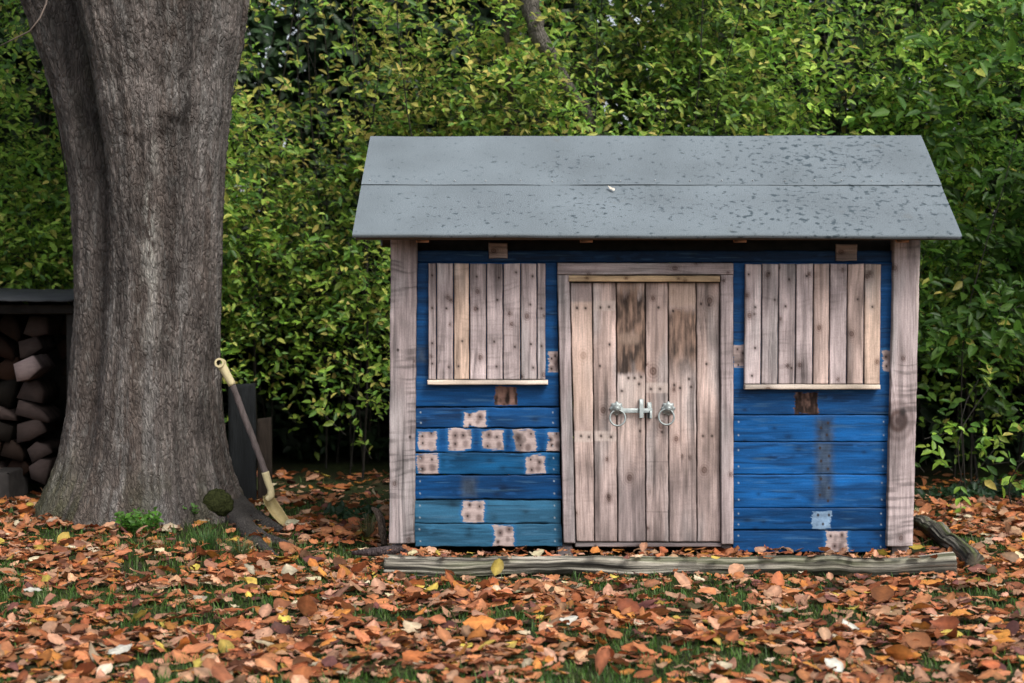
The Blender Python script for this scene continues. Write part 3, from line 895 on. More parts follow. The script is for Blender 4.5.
def timber_log(name, label, p0, p1, r0, r1, seed, sides=56, n=300, gmix=.5):
    path, rad = log_path(p0, p1, r0, r1, n, seed=seed)
    V, F, G = tube(path, rad, sides, True)
    L = np.linalg.norm(np.array(p1) - np.array(p0))
    m = n * sides
    t = np.repeat(np.linspace(0, L, n), sides); th = np.tile(np.linspace(0, 2 * np.pi, sides, endpoint=False), n)
    if gmix > .9: base_k = .5
    else: base_k = 1.0
    ridge = (fbm(t * 2.5, th * 9, seed, 3) - .5) * .016 + (vn(t * 5, np.cos(th) * 5 + np.sin(th) * 3, seed + 1) - .5) * .008
    ctr = np.repeat(path, sides, 0)
    d = V[:m] - ctr; d /= np.linalg.norm(d, axis=1)[:, None]
    V[:m] += d * ridge[:, None]
    V[-2:] += np.array([[0, 0, 0], [0, 0, 0]])
    g = fbm(t * 4, th * 6, seed + 2, 4); lo = fbm(t * 3, np.cos(th) * 2, seed + 3, 3)
    c = base_k * np.array([.27, .25, .205]) * (.12 + 1.35 * sst(.25, .75, g))[:, None]
    c = c * (1 - .75 * sst(.66, .74, vn(t * 3, th * 9, seed + 8)))[:, None]
    c = mixc(c, np.array([.10, .115, .05]), sst(.5, .75, lo) * gmix)
    C = np.vstack([c, [.12, .1, .07], [.12, .1, .07]])
    C = np.concatenate([C, np.zeros((len(C), 1))], 1)
    G = np.vstack([np.stack([t, th * .035, np.full(m, seed)], -1), np.zeros((2, 3))])
    o = mesh(name, V, F, M['logwood'], None, C, G, smooth=True)
    return tag(o, label, 'log')


YL = 6.09
pa = P3(384, 566.5, YL); pb = P3(954, 568, YL - .0)
timber_log('timber_log', 'long weathered grey log edging the ground along the front of the blue playhouse', (pa[0], YL + .02, .03), (pb[0], YL, .034), .034, .037, 61)
pc = P3(917, 516, 7.3); pd = P3(977, 561, 6.2)
timber_log('timber_log', 'short greenish log lying at an angle beside the right corner of the playhouse', (pc[0], 7.3, .035), (pd[0], 6.22, .038), .031, .037, 62, gmix=1.0)
# bark strip left of the playhouse
path = np.array([P3(372, 508, 6.75), P3(377, 512, 6.72), P3(381, 520, 6.7), P3(383, 532, 6.68), P3(384, 545, 6.66)])
V, F, G = tube(path, [.006, .014, .017, .016, .012], 10, True, .3, 3)
tag(mesh('branch_stub', V, F, M['bark'], None, np.tile([.22, .16, .12, 1], (len(V), 1)), V, True), 'curved dead branch stub sticking up beside the left corner board', 'branch')
path = np.array([P3(352, 553, 6.25), P3(372, 552, 6.24), P3(392, 550, 6.3), P3(404, 549, 6.35)])
V, F, G = tube(path, [.008, .016, .017, .012], 10, True, .3, 5)
tag(mesh('branch_stub', V, F, M['bark'], None, np.tile([.10, .075, .075, 1], (len(V), 1)), V, True), 'dark fallen stick lying at the left end of the long log', 'branch')

# ------------------------------------------------------------------ big tree
tree = thing('beech_tree', 'thick grey barked tree trunk forking at the top left of the photo', 'tree', (TREE[0], TREE[1], 0))
vt_ = np.array([-420, -150, 0, 44, 88, 132, 176, 240, 300, 368, 412, 456, 478, 500, 522, 560])
lt_ = np.array([-25, 2, 21, 37, 53, 63, 72, 76, 77, 72.5, 70, 64, 57, 49, 41, 34])
rt_ = np.array([268, 256, 246, 241, 231, 226, 223, 221, 220, 218, 220, 226, 232, 240, 250, 262])
nz_, nth = 640, 420
vv = np.linspace(-420, 560, nz_)
Lu = np.interp(vv, vt_, lt_); Ru = np.interp(vv, vt_, rt_)
k7 = np.ones(9) / 9
Lu = np.convolve(np.pad(Lu, 4, 'edge'), k7, 'valid'); Ru = np.convolve(np.pad(Ru, 4, 'edge'), k7, 'valid')
yc = TREE[1]
pl = W(Lu, vv, yc); pr_ = W(Ru, vv, yc)
cx = (pl[:, 0] + pr_[:, 0]) / 2; hw = (pr_[:, 0] - pl[:, 0]) / 2; zz = pl[:, 2]
th = np.linspace(0, 2 * np.pi, nth, endpoint=False)
TH, VV = np.meshgrid(th, vv); ZZ = np.repeat(zz[:, None], nth, 1)
# angle: 0 = right, -pi/2 (3pi/2) = towards the camera
front = lambda a0, w: np.exp(-((np.angle(np.exp(1j * (TH - a0)))) / w) ** 2)
r = np.ones_like(TH)
fork = sst(330, -60, VV) if False else 1 - sst(-80, 300, VV)
fork = np.clip((300 - VV) / 380, 0, 1.4) ** 1.2
groove_a = -np.pi / 2 - .72 + .10 * np.clip(VV / 300, -1, 1)
r -= .55 * np.minimum(fork, 1.2) * front(groove_a, .25) + .06 * front(groove_a, .5) * np.clip((520 - VV) / 400, 0, 1)
r += .07 * np.minimum(fork, 1) * front(-np.pi / 2 + .15, .5)
r -= .17 * front(groove_a, .2) * sst(540, 400, VV)
r -= .022 * np.exp(-((VV - 130 - 22 * (fbm(TH * 5, 0 * TH, 71, 3) - .5)) / 4.0) ** 2) * front(-1.2, .5) * sst(.35, .6, vn(TH * 9, VV * .03, 72))
r -= .02 * np.exp(-((VV - 146 - 26 * (fbm(TH * 6, 0 * TH, 73, 3) - .5)) / 3.0) ** 2) * front(-1.45, .35) * sst(.4, .6, vn(TH * 12, VV * .03, 74))
r += .02 * np.exp(-((VV - 112) / 16) ** 2) * front(-1.5, .5)
# buttresses and long flutes
base = np.clip((VV - 330) / 200, 0, 1.15) ** 1.5
for a0, w, h in ((-1.1, .16, .14), (-1.95, .2, .12), (-.6, .2, .10), (-2.7, .22, .10), (.6, .3, .1), (2.2, .3, .1), (-1.5, .12, .05), (1.4, .3, .1)):
    r += h * base * front(a0, w)
r -= .05 * base * front(-.82, .08) + .05 * base * front(-1.33, .09) + .05 * base * front(-1.72, .07) + .05 * base * front(-2.35, .1)
r += .025 * (fbm(TH * 1.6 * 2, ZZ * .9, 4, 3) - .5) * 2 + .018 * (vn(TH * 4.5, ZZ * .7 + 3, 8) - .5) * 2
# burl and knots
for (uu, v0, rad, h) in ((205, 112, 18, .07), (175, 125, 12, .05), (150, 128, 14, .02), (195, 300, 14, .03)):
    a0 = -math.acos(max(-.97, min(.97, (uu - 148) / 74.)))
    dd = np.hypot(np.angle(np.exp(1j * (TH - a0))) * 74 * abs(math.sin(a0)), VV - v0) / rad
    r += h * np.exp(-dd ** 2) - h * .5 * np.exp(-(dd * 2.2) ** 2)
# fine bark relief
fl = fbm(TH * 22, ZZ * 7, 15, 4); fine = fbm(TH * 60, ZZ * 26, 19, 3)
r += .034 * (fl - .5) + .034 * (fine - .5) + .028 * (fbm(TH * 130, ZZ * 38, 23, 2) - .5) + .075 * (fbm(TH * 6, ZZ * 1.3, 51, 3) - .5)
# keep the two sides on the outline seen in the photo
PX = cx[:, None] + hw[:, None] * r * np.cos(TH); PY = yc + hw[:, None] * r * np.sin(TH) * np.clip(1.0 - .0 * TH, .8, 1)
Vt = np.stack([PX, PY, ZZ], -1)
i = np.arange(nz_)[:, None]; j = np.arange(nth)[None]
a = i * nth + j; b = i * nth + (j + 1) % nth
Ft = np.stack([a, a + nth, b + nth, b], -1).reshape(-1, 4)
U_ = CX + F_PX * Vt[..., 0] / Vt[..., 1]
bark0 = np.array([.165, .141, .127])
g = fbm(TH * 26, ZZ * 5, 31, 4); lo = fbm(TH * 3, ZZ * 1.6, 33, 4)
C = bark0 * (.25 + 1.5 * g)[..., None] * (.35 + 1.3 * lo)[..., None]
C = mixc(C, np.array([.13, .098, .08]), sst(.5, .7, fbm(TH * 4, ZZ * .8, 35, 3)) * .6)
facing = (np.sin(TH) < 0)
# pale streaks down the middle and flecks of lichen
st = np.exp(-((U_ - 152 - 5 * (vn(VV * .02, 0, 5) - .5)) / 4.5) ** 2) * sst(170, 215, VV) * (1 - sst(260, 300, VV)) * sst(.44, .54, fbm(U_ * .3, VV * .09, 37, 4)) * 1.3 * facing
st += .6 * np.exp(-((U_ - 150) / 9) ** 2) * sst(120, 150, VV) * (1 - sst(420, 500, VV)) * sst(.5, .65, fbm(U_ * .16, VV * .03, 38, 3)) * facing
C = mixc(C, np.array([.50, .48, .43]), np.clip(st, 0, 1) * .9)
C = mixc(C, np.array([.26, .245, .225]), sst(.66, .76, fbm(TH * 34, ZZ * 22, 39, 2)) * .6)
pale = sst(.5, .68, fbm(TH * 5, ZZ * 1.1, 61, 4)) * sst(.35, .6, fbm(TH * 30, ZZ * 9, 62, 3))
C = mixc(C, np.array([.31, .29, .27]), pale * .75)
# dark wet streak right of the middle, shade of the fork groove painted into the bark
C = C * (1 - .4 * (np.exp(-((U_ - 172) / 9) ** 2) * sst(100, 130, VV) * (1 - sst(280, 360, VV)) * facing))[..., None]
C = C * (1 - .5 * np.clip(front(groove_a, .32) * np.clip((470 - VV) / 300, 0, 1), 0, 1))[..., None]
# moss: foot of the left buttress and a tinge in the fork
ms = sst(420, 510, VV + 60 * (fbm(TH * 8, ZZ * 6, 41, 3) - .5)) * (front(np.pi + .35, .55)) + .5 * (1 - sst(90, 200, VV)) * front(groove_a + .12, .3) * sst(.4, .6, fbm(TH * 9, ZZ * 5, 43, 3)) + .7 * sst(440, 520, VV) * sst(.5, .65, fbm(TH * 7, ZZ * 5, 44, 3))
C = mixc(C, np.array([.075, .08, .03]), np.clip(ms, 0, 1) * .75)
C4 = np.concatenate([np.clip(C, .004, 1), np.ones(C.shape[:-1] + (1,))], -1)
mesh('trunk', Vt.reshape(-1, 3), Ft, M['bark'], tree, C4.reshape(-1, 4), Vt.reshape(-1, 3), True)
# limbs above the frame
zt_ = zz[0]
for (x0, x1, y1, r0, r1, sd) in ((cx[0] - hw[0] * .45, cx[0] - 1.5, yc + .5, hw[0] * .6, .12, 1), (cx[0] + hw[0] * .35, cx[0] + .9, yc - .1, hw[0] * .72, .16, 2)):
    t = np.linspace(0, 1, 30)[:, None]
    path = np.hstack([x0 + (x1 - x0) * t ** 1.4, yc + (y1 - yc) * t, zt_ - .45 + 3.2 * t])
    V, F, G = tube(path, np.linspace(r0, r1, 30), 24, True, .12, sd)
    mesh('limb', V, F, M['bark'], tree, np.tile(np.append(bark0, 1), (len(V), 1)), V, True)
# surface roots right of the trunk
for pts, rads in (([(226, 512), (246, 528), (262, 536), (283, 541), (296, 545)], [.07, .04, .026, .018, .008]), ([(235, 520), (258, 542), (268, 549), (277, 554)], [.05, .028, .018, .008]), ([(226, 508), (250, 520), (268, 527), (284, 531)], [.08, .05, .03, .015])):
    path = []
    for (u, v) in pts:
        y = F_PX * CAM_H / (v - 281.98 + 6); p = P3(u, v, y); p[2] = float(gz(p[0], y)) + .012; path.append(p)
    path = np.array(path)
    tt = np.linspace(0, len(path) - 1, 30); path2 = np.stack([np.interp(tt, np.arange(len(path)), path[:, k]) for k in range(3)], -1)
    V, F, G = tube(path2, np.interp(tt, np.arange(len(rads)), rads), 14, True, .2, 7)
    mesh('root', V, F, M['bark'], tree, np.tile([.10, .088, .08, 1], (len(V), 1)), V, True)
# mossy knob at the foot
a0 = -math.acos((217 - 148) / 92.)
pm = P3(217, 504, 7.316)
th2 = np.linspace(0, np.pi, 26); ph2 = np.linspace(0, 2 * np.pi, 40, endpoint=False)
TT, PP = np.meshgrid(th2, ph2, indexing='ij')
dirs = np.stack([np.sin(TT) * np.cos(PP), np.sin(TT) * np.sin(PP), np.cos(TT)], -1)
rr_ = .066 * (1 + .5 * (fbm(TT * 2.5, PP * 1.5, 3, 3) - .5) + .12 * (vn(TT * 20, PP * 18, 4) - .5))
Vm = (pm + dirs * rr_[..., None] * np.array([1.0, .6, .92])).reshape(-1, 3)
i = np.arange(25)[:, None]; j = np.arange(40)[None]; a = i * 40 + j; b = i * 40 + (j + 1) % 40
mesh('moss_cushion', Vm, np.stack([a, a + 40, b + 40, b], -1).reshape(-1, 4), M['moss'], tree, None, None, True)
# bare twig with a withered leaf in front of the left limb
path = np.array([P3(-4, 48, 7.1), P3(16, 38, 7.05), P3(30, 31, 7.05), P3(40, 18, 7.05), P3(46, 4, 7.1), P3(50, -20, 7.15)])
V, F, G = tube(path, [.0022, .003, .0035, .004, .0045, .005], 6); mesh('twig', V, F, M['bud'], tree)


# ------------------------------------------------------------------ shovel leaning on the trunk
def axis_tube(p0, p1, radii, sides=16):
    n = len(radii); t = np.linspace(0, 1, n)[:, None]
    return tube(np.array(p0) * (1 - t) + np.array(p1) * t, radii, sides)


sh = thing('garden_shovel', 'wooden shovel with pale grip and blade leaning against the tree trunk', 'shovel', P3(289, 528, 7.28))
ya, yb2, yc2, yd2, ye2 = 7.30, 7.28, 7.2, 7.2, 7.22
A = P3(221, 364, 7.22); B = P3(232.5, 385, 7.22); Cc = P3(266, 474, 7.2); Dd = P3(271, 496, 7.2); E = P3(290, 529, 7.22)
cream = np.array([.56, .48, .28, 0])
n = 12
V, F, G = axis_tube(A, B, np.linspace(.0195, .0165, n), 18)
mesh('grip', V, F, M['horn'], sh, np.tile(cream, (len(V), 1)), G, True)
# eye of the grip: a short horizontal tube with a hollow end
dirn = (A - B) / np.linalg.norm(A - B)
c0 = A + dirn * .004
tt = np.linspace(0, 1, 2)
eye_path = np.array([c0 + np.array([-.001, -.026, .003]), c0 + np.array([.001, .026, -.003])])
Vo, Fo, Go = tube(eye_path, .0205, 22, cap=False); Vi, Fi, Gi = tube(eye_path, .012, 22, cap=False)
acc = Acc(); acc.add(Vo, Fo, cream, Go); acc.add(Vi, [f[:, ::-1] for f in Fi], np.array([.05, .04, .03, 0]), Gi)
rim = np.array([[q_, (q_ + 1) % 22, 22 + (q_ + 1) % 22, 22 + q_] for q_ in range(22)])
acc.add(np.vstack([Vo[:22], Vi[:22]]), rim, cream); acc.add(np.vstack([Vo[22:], Vi[22:]]), rim[:, ::-1], cream)
acc.build('grip_eye', M['horn'], sh, True)
V, F, G = axis_tube(B, Cc, np.full(40, .0135), 14)
V[:560] += (np.stack([vn(V[:560, 2] * 30, V[:560, 0] * 90, 3)] * 3, -1) - .5) * .002
cs = np.array([.135, .11, .105]) * (.5 + 1.0 * fbm(V[:, 2] * 12, V[:, 0] * 120, 5, 3))[:, None]
mesh('shaft', V, F, M['logwood'], sh, np.concatenate([cs, np.zeros((len(cs), 1))], 1), G, True)
d0 = np.linspace(0, 1, 10)
path = np.array([P3(265.2, 472, 7.2), P3(268, 482, 7.2), P3(271, 490, 7.2), P3(271, 496, 7.2), P3(267, 500, 7.2)])
tt = np.linspace(0, 4, 24); path = np.stack([np.interp(tt, np.arange(5), path[:, k]) for k in range(3)], -1)
V, F, G = tube(path, np.interp(tt, np.arange(5), [.0165, .0155, .0145, .016, .012]), 16); mesh('socket', V, F, M['horn'], sh, np.tile(cream, (len(V), 1)), G, True)
# blade: a dished scoop seen partly from its side
ax = P3(291, 531, 7.2) - P3(265, 496, 7.25); Lb = np.linalg.norm(ax); ax /= Lb
side = np.cross(ax, np.array([.45, -1, .15])); side /= np.linalg.norm(side); nrm_ = np.cross(side, ax)
ns, nt2 = 15, 30
s = np.linspace(-1, 1, ns)[None]; t = np.linspace(0, 1, nt2)[:, None]
wd = .027 * np.interp(t, [0, .06, .2, .45, .7, .88, 1], [.45, .75, .97, 1, .85, .5, .1])
def blade(off):
    P_ = P3(265, 496, 7.25) + (t * Lb)[..., None] * ax + (s * wd)[..., None] * side + ((s ** 2) * .018 - .02 * np.sin(t * np.pi) + off)[..., None] * nrm_
    return P_.reshape(-1, 3)
Vb = np.vstack([blade(0), blade(.006)])
i = np.arange(ns * nt2).reshape(nt2, ns)
Fb = np.stack([i[:-1, :-1], i[1:, :-1], i[1:, 1:], i[:-1, 1:]], -1).reshape(-1, 4)
bd = np.concatenate([i[0, :], i[1:, -1], i[-1, -2::-1], i[-2:0:-1, 0]]); kb = np.arange(len(bd)); k2 = (kb + 1) % len(bd)
Fs = np.stack([bd[kb], bd[k2], bd[k2] + ns * nt2, bd[kb] + ns * nt2], -1)
cb = np.tile(cream * np.array([.8, .74, .6, 0]), (len(Vb), 1)); cb[:, :3] *= (.6 + .7 * fbm(Vb[:, 2] * 40, Vb[:, 0] * 30, 8, 3))[:, None]
mesh('blade', Vb, [Fb, Fb[:, ::-1] + ns * nt2, Fs], M['horn'], sh, cb, Vb, True)
V, F, G = axis_tube(P3(287.5, 520, 7.21), P3(290.5, 531, 7.21), np.array([.003, .0045, .003]), 8); mesh('metal_tip', V, F, M['steel'], sh)

# boards leaning behind the shovel
def leaning_board(name, label, u0, u1, vt, vb, y, th, col, mat, seed):
    acc = Acc()
    a_, b_ = P3(u0, vt, y + .12), P3(u1, vb, y)
    p = [P3(u0, vt, y + .15), P3(u1, vt - 1.5, y + .15), P3(u1 + 1, vb, y), P3(u0 + 1, vb, y)]
    V = np.array(p + [q + np.array([0, th, .0]) for q in p])
    n1, n2 = 6, 30
    acc2 = Acc()
    s = np.linspace(0, 1, 8)[None, :, None]; t = np.linspace(0, 1, 40)[:, None, None]
    Pm = (1 - s) * (1 - t) * p[0] + s * (1 - t) * p[1] + s * t * p[2] + (1 - s) * t * p[3]
    Pm = Pm + np.array([0, 1, 0]) * ((fbm(s[..., 0] * 3, t[..., 0] * 6, seed) - .5) * .008)[..., None]
    i = np.arange(320).reshape(40, 8)
    Fq = np.stack([i[:-1, :-1], i[1:, :-1], i[1:, 1:], i[:-1, 1:]], -1).reshape(-1, 4)
    bd = np.concatenate([i[0, :], i[1:, -1], i[-1, -2::-1], i[-2:0:-1, 0]]); kb = np.arange(len(bd)); k2 = (kb + 1) % len(bd)
    Vf = Pm.reshape(-1, 3); Vb_ = Vf + np.array([0, th, 0])
    Gm = np.stack([np.broadcast_to(t[..., 0] * .5, (40, 8)), np.broadcast_to(s[..., 0] * .12, (40, 8)), np.zeros((40, 8))], -1).reshape(-1, 3)
    cc = np.asarray(col) * (.55 + .9 * fbm(Gm[:, 0] * 9, Gm[:, 1] * 60, seed, 3))[:, None]
    acc2.add(np.vstack([Vf, Vb_]), [Fq, Fq[:, ::-1] + 320, np.stack([bd[kb], bd[k2], bd[k2] + 320, bd[kb] + 320], -1)], np.vstack([cc, cc]), np.vstack([Gm, Gm]))
    return tag(acc2.build(name, mat), label, 'board')


leaning_board('leaning_board', 'wide dark grey board leaning behind the shovel beside the trunk', 228, 255, 385, 508, 7.85, .03, (.012, .014, .015), M['logwood'], 3)
leaning_board('leaning_board', 'narrow brown board leaning in the dark right of the grey board', 257, 271, 419, 505, 7.95, .025, (.03, .022, .016), M['logwood'], 4)

# ------------------------------------------------------------------ wood store with split logs
store = thing('woodstore', 'low dark open woodstore with a grey sheet roof left of the trunk', 'woodstore', (-2.7, 8.3, 0))
zs = P3(0, 298.5, 7.86)[2]
acc = Acc()
nxs = 60
xs_ = np.linspace(-3.45, -2.03, nxs); ysr = np.array([7.86, 8.75])
zz_ = zs + .0015 * np.sin(xs_ * 55) + .012 * (fbm(xs_ * 3, 0, 4) - .5)
Vs = np.concatenate([np.stack([xs_, np.full(nxs, y), zz_ + (y - 7.92) * .05], -1) for y in ysr])
Vs = np.vstack([Vs, Vs - [0, 0, .009]])
q = np.arange(nxs - 1)
Fq = np.stack([q, q + 1, q + nxs + 1, q + nxs], -1)
ed = np.concatenate([np.stack([q + 1, q, q + 2 * nxs, q + 1 + 2 * nxs], -1), np.array([[nxs - 1, nxs * 3 - 1, nxs * 4 - 1, nxs * 2 - 1]])])
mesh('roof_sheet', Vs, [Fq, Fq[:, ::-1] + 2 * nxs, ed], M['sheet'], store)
for x0, x1, y0, y1, z0, z1, nm in ((-2.10, -2.04, 8.0, 8.06, -.05, zs - .03, 'post'), (-3.42, -3.36, 8.0, 8.06, -.05, zs - .03, 'post'), (-2.10, -2.04, 8.66, 8.72, -.05, zs, 'post'), (-3.42, -3.36, 8.66, 8.72, -.05, zs, 'post'),
                                   (-3.45, -2.02, 8.725, 8.75, .02, zs, 'back_panel'), (-3.44, -2.03, 7.985, 8.0, zs - .075, zs - .03, 'front_rail'), (-2.04, -2.018, 8.06, 8.66, .02, zs - .01, 'side_panel')):
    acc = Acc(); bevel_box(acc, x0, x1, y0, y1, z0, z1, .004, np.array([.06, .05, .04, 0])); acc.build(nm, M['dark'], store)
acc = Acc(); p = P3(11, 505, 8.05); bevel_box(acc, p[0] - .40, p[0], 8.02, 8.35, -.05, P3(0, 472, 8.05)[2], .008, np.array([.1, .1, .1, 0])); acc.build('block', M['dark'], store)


def split_log(x, z, w, h, y, length, seed, tone, spin):
    rr = random.Random(seed)
    kind = rr.randint(0, 2)
    if kind == 0: poly = [(-.5, -.5), (.5, -.42), (.42, .1), (.05, .5), (-.42, .25)]
    elif kind == 1: poly = [(-.5, -.4), (-.1, -.5), (.5, -.3), (.45, .42), (-.3, .5)]
    else:
        poly = [(-.5, -.5)] + [(-.5 + math.cos(t) * 1.0, -.5 + math.sin(t) * 1.0) for t in np.linspace(0, np.pi / 2, 6)]
    poly = np.array(poly) * [w, h]
    c, s_ = math.cos(spin), math.sin(spin)
    poly = poly @ np.array([[c, s_], [-s_, c]])
    m = len(poly); n = 9
    V = []
    for k in range(n):
        t = k / (n - 1)
        jit = np.array([[rr.uniform(-.004, .004), rr.uniform(-.004, .004)] for _ in range(m)])
        q2 = poly * (1 + .03 * math.sin(t * 5 + seed)) + jit + [rr.uniform(-.003, .003) + .01 * t, 0]
        V += [[x + a_, y + t * length + rr.uniform(-.006, .006) * (k == 0), z + b_] for a_, b_ in q2]
    V = np.array(V)
    Fq = []
    for k in range(n - 1):
        for jx in range(m):
            Fq.append([k * m + jx, k * m + (jx + 1) % m, (k + 1) * m + (jx + 1) % m, (k + 1) * m + jx])
    F3 = [[n * m, (jx + 1) % m, jx] for jx in range(m)] + [[n * m + 1, (n - 1) * m + jx, (n - 1) * m + (jx + 1) % m] for jx in range(m)]
    V = np.vstack([V, V[:m].mean(0) - [0, .004, 0], V[-m:].mean(0)])
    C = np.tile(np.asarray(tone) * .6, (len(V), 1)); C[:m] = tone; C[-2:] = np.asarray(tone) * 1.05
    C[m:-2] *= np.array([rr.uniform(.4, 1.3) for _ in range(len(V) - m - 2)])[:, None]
    return V, [np.array(Fq), np.array(F3)], np.concatenate([C, np.zeros((len(C), 1))], 1)


rl = random.Random(4)
named = {(0, 4): 'pale split log sticking out of the stack near the photo edge'}
count = 0
spots = []
zrow = .10
heights = [.10, .085, .10, .075, .12, .10, .09, .11]
for ri, hh in enumerate(heights):
    x = -2.11 - rl.uniform(0, .02)
    ci = 0
    while x > -3.3:
        w = rl.uniform(.10, .17)
        spots.append((x - w / 2, zrow + hh / 2, w * .98, hh * .97, ri, ci)); x -= w + .004; ci += 1
    zrow += hh + .003
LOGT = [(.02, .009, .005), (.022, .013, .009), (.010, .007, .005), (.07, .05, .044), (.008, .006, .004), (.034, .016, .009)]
for (x, z, w, h, ri, ci) in spots:
    u = CX + F_PX * x / 8.1
    if u < -110: continue
    v = 282 + F_PX * (CAM_H - z) / 8.1
    tone = LOGT[(ri * 5 + ci * 3 + ri * ci) % 6]
    y = 8.22 + rl.uniform(-.03, .03)
    if u > 40: y += .22                                        # the pile steps back towards the right
    if ri == 5 and 5 < u < 45: tone = (.30, .23, .22); y -= .08
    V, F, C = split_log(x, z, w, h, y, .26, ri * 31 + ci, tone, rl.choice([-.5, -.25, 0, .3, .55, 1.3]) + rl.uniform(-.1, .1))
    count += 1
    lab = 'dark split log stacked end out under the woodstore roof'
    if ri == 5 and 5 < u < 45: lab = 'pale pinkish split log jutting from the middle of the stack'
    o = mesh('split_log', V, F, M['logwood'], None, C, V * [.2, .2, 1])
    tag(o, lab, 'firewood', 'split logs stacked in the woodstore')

# ------------------------------------------------------------------ foliage
def norm(v): return v / (np.linalg.norm(v, axis=-1, keepdims=True) + 1e-9)


def sprigs(rng, pos, dirs, length, K, leaf_len, leaf_col, width=.5, droop=.15, tw=.0022, up=.8, fold=.16):
    """leafy shoots: pos, dirs (n,3); K leaves in opposite pairs along each shoot, plus the shoot itself"""
    n = len(pos)
    dirs = norm(dirs)
    upv = np.array([0, 0, 1.])
    s1 = norm(np.cross(dirs, upv) + rng.normal(0, .05, (n, 3))); s2 = np.cross(s1, dirs)
    t = (np.arange(K) // 2 * 2 + 1.2) / (K + .5)
    t = np.broadcast_to(t, (n, K)) + rng.normal(0, .02, (n, K))
    base = pos[:, None] + dirs[:, None] * (length[:, None] * t)[..., None] - upv * (droop * length[:, None] * t ** 2)[..., None]
    sgn = np.where(np.arange(K) % 2 == 0, 1., -1.)[None, :]
    roll = rng.normal(0, .5, (n, K)) + np.where((np.arange(K) // 2) % 2 == 0, 0, .9)[None]
    lat = s1[:, None] * (np.cos(roll) * sgn)[..., None] + s2[:, None] * (np.sin(roll) * sgn)[..., None]
    ld = norm(dirs[:, None] * rng.uniform(.45, 1.0, (n, K, 1)) + lat * 1.0 - upv * rng.uniform(-.1, .45, (n, K, 1)))
    nr = norm(upv * up + rng.normal(0, .42, (n, K, 3)) + np.array([.1, -.7, 0]))
    ls = norm(np.cross(nr, ld)); nr = np.cross(ld, ls)
    LL = leaf_len * rng.uniform(.6, 1.25, (n, K)) * (1 - .35 * np.abs(t - .45))
    ww = LL * width * rng.uniform(.8, 1.15, (n, K))
    LL = LL[..., None]; ww = ww[..., None]
    tip = base + ld * LL - nr * LL * .12
    f = fold
    l1 = base + ld * LL * .30 + ls * ww * .42 + nr * ww * f; l2 = base + ld * LL * .66 + ls * ww * .36 + nr * ww * f - nr * LL * .03
    r1 = base + ld * LL * .30 - ls * ww * .42 + nr * ww * f; r2 = base + ld * LL * .66 - ls * ww * .36 + nr * ww * f - nr * LL * .03
    V = np.stack([base, l1, l2, tip, r2, r1], 2).reshape(-1, 3)
    m = n * K
    o = np.arange(m)[:, None] * 6
    F = np.concatenate([o + [0, 3, 2, 1], o + [0, 5, 4, 3]])
    C = np.repeat(leaf_col(rng, base.reshape(-1, 3), n, K), 6, 0)
    # shoots
    e1 = s1 * tw; e2 = s2 * tw
    end = pos + dirs * length[:, None] - upv * (droop * length)[:, None]
    TV = np.stack([pos + e1, pos - .5 * e1 + .87 * e2, pos - .5 * e1 - .87 * e2, end], 1).reshape(-1, 3)
    o2 = np.arange(n)[:, None] * 4
    TF = np.concatenate([o2 + [0, 1, 3], o2 + [1, 2, 3], o2 + [2, 0, 3]])
    return V, F, C, TV, TF


def leaf_palette(base, yellow_p, yellow=(.56, .57, .13), var=.35, clump=1.2, seed=1, gain=None):
    base = np.array(base)

    def fn(rng, P, n, K):
        m = len(P)
        b = base[rng.integers(0, len(base), m)]
        sh = np.repeat(rng.uniform(1 - var, 1 + var, n), K)
        cl = .45 + 1.1 * fbm(P[:, 0] * clump * 1.5, P[:, 2] * clump * 1.5 + P[:, 1], seed, 2)
        c = b * (sh * cl)[:, None]
        yp = yellow_p(P) if callable(yellow_p) else yellow_p
        yel = rng.random(m) < yp
        c[yel] = np.array(yellow) * rng.uniform(.6, 1.25, (yel.sum(), 1)) * np.array([1, 1, 1]) * np.stack([np.ones(yel.sum()), rng.uniform(.8, 1.08, yel.sum()), np.ones(yel.sum())], -1)
        return np.concatenate([c, np.ones((m, 1))], 1)
    return fn


rng = np.random.default_rng(11)
GREENS = [(.20, .35, .045), (.26, .42, .06), (.14, .29, .042), (.34, .47, .08), (.09, .20, .04)]
DGREENS = [(.06, .15, .022), (.08, .18, .026), (.045, .115, .02), (.10, .20, .03)]


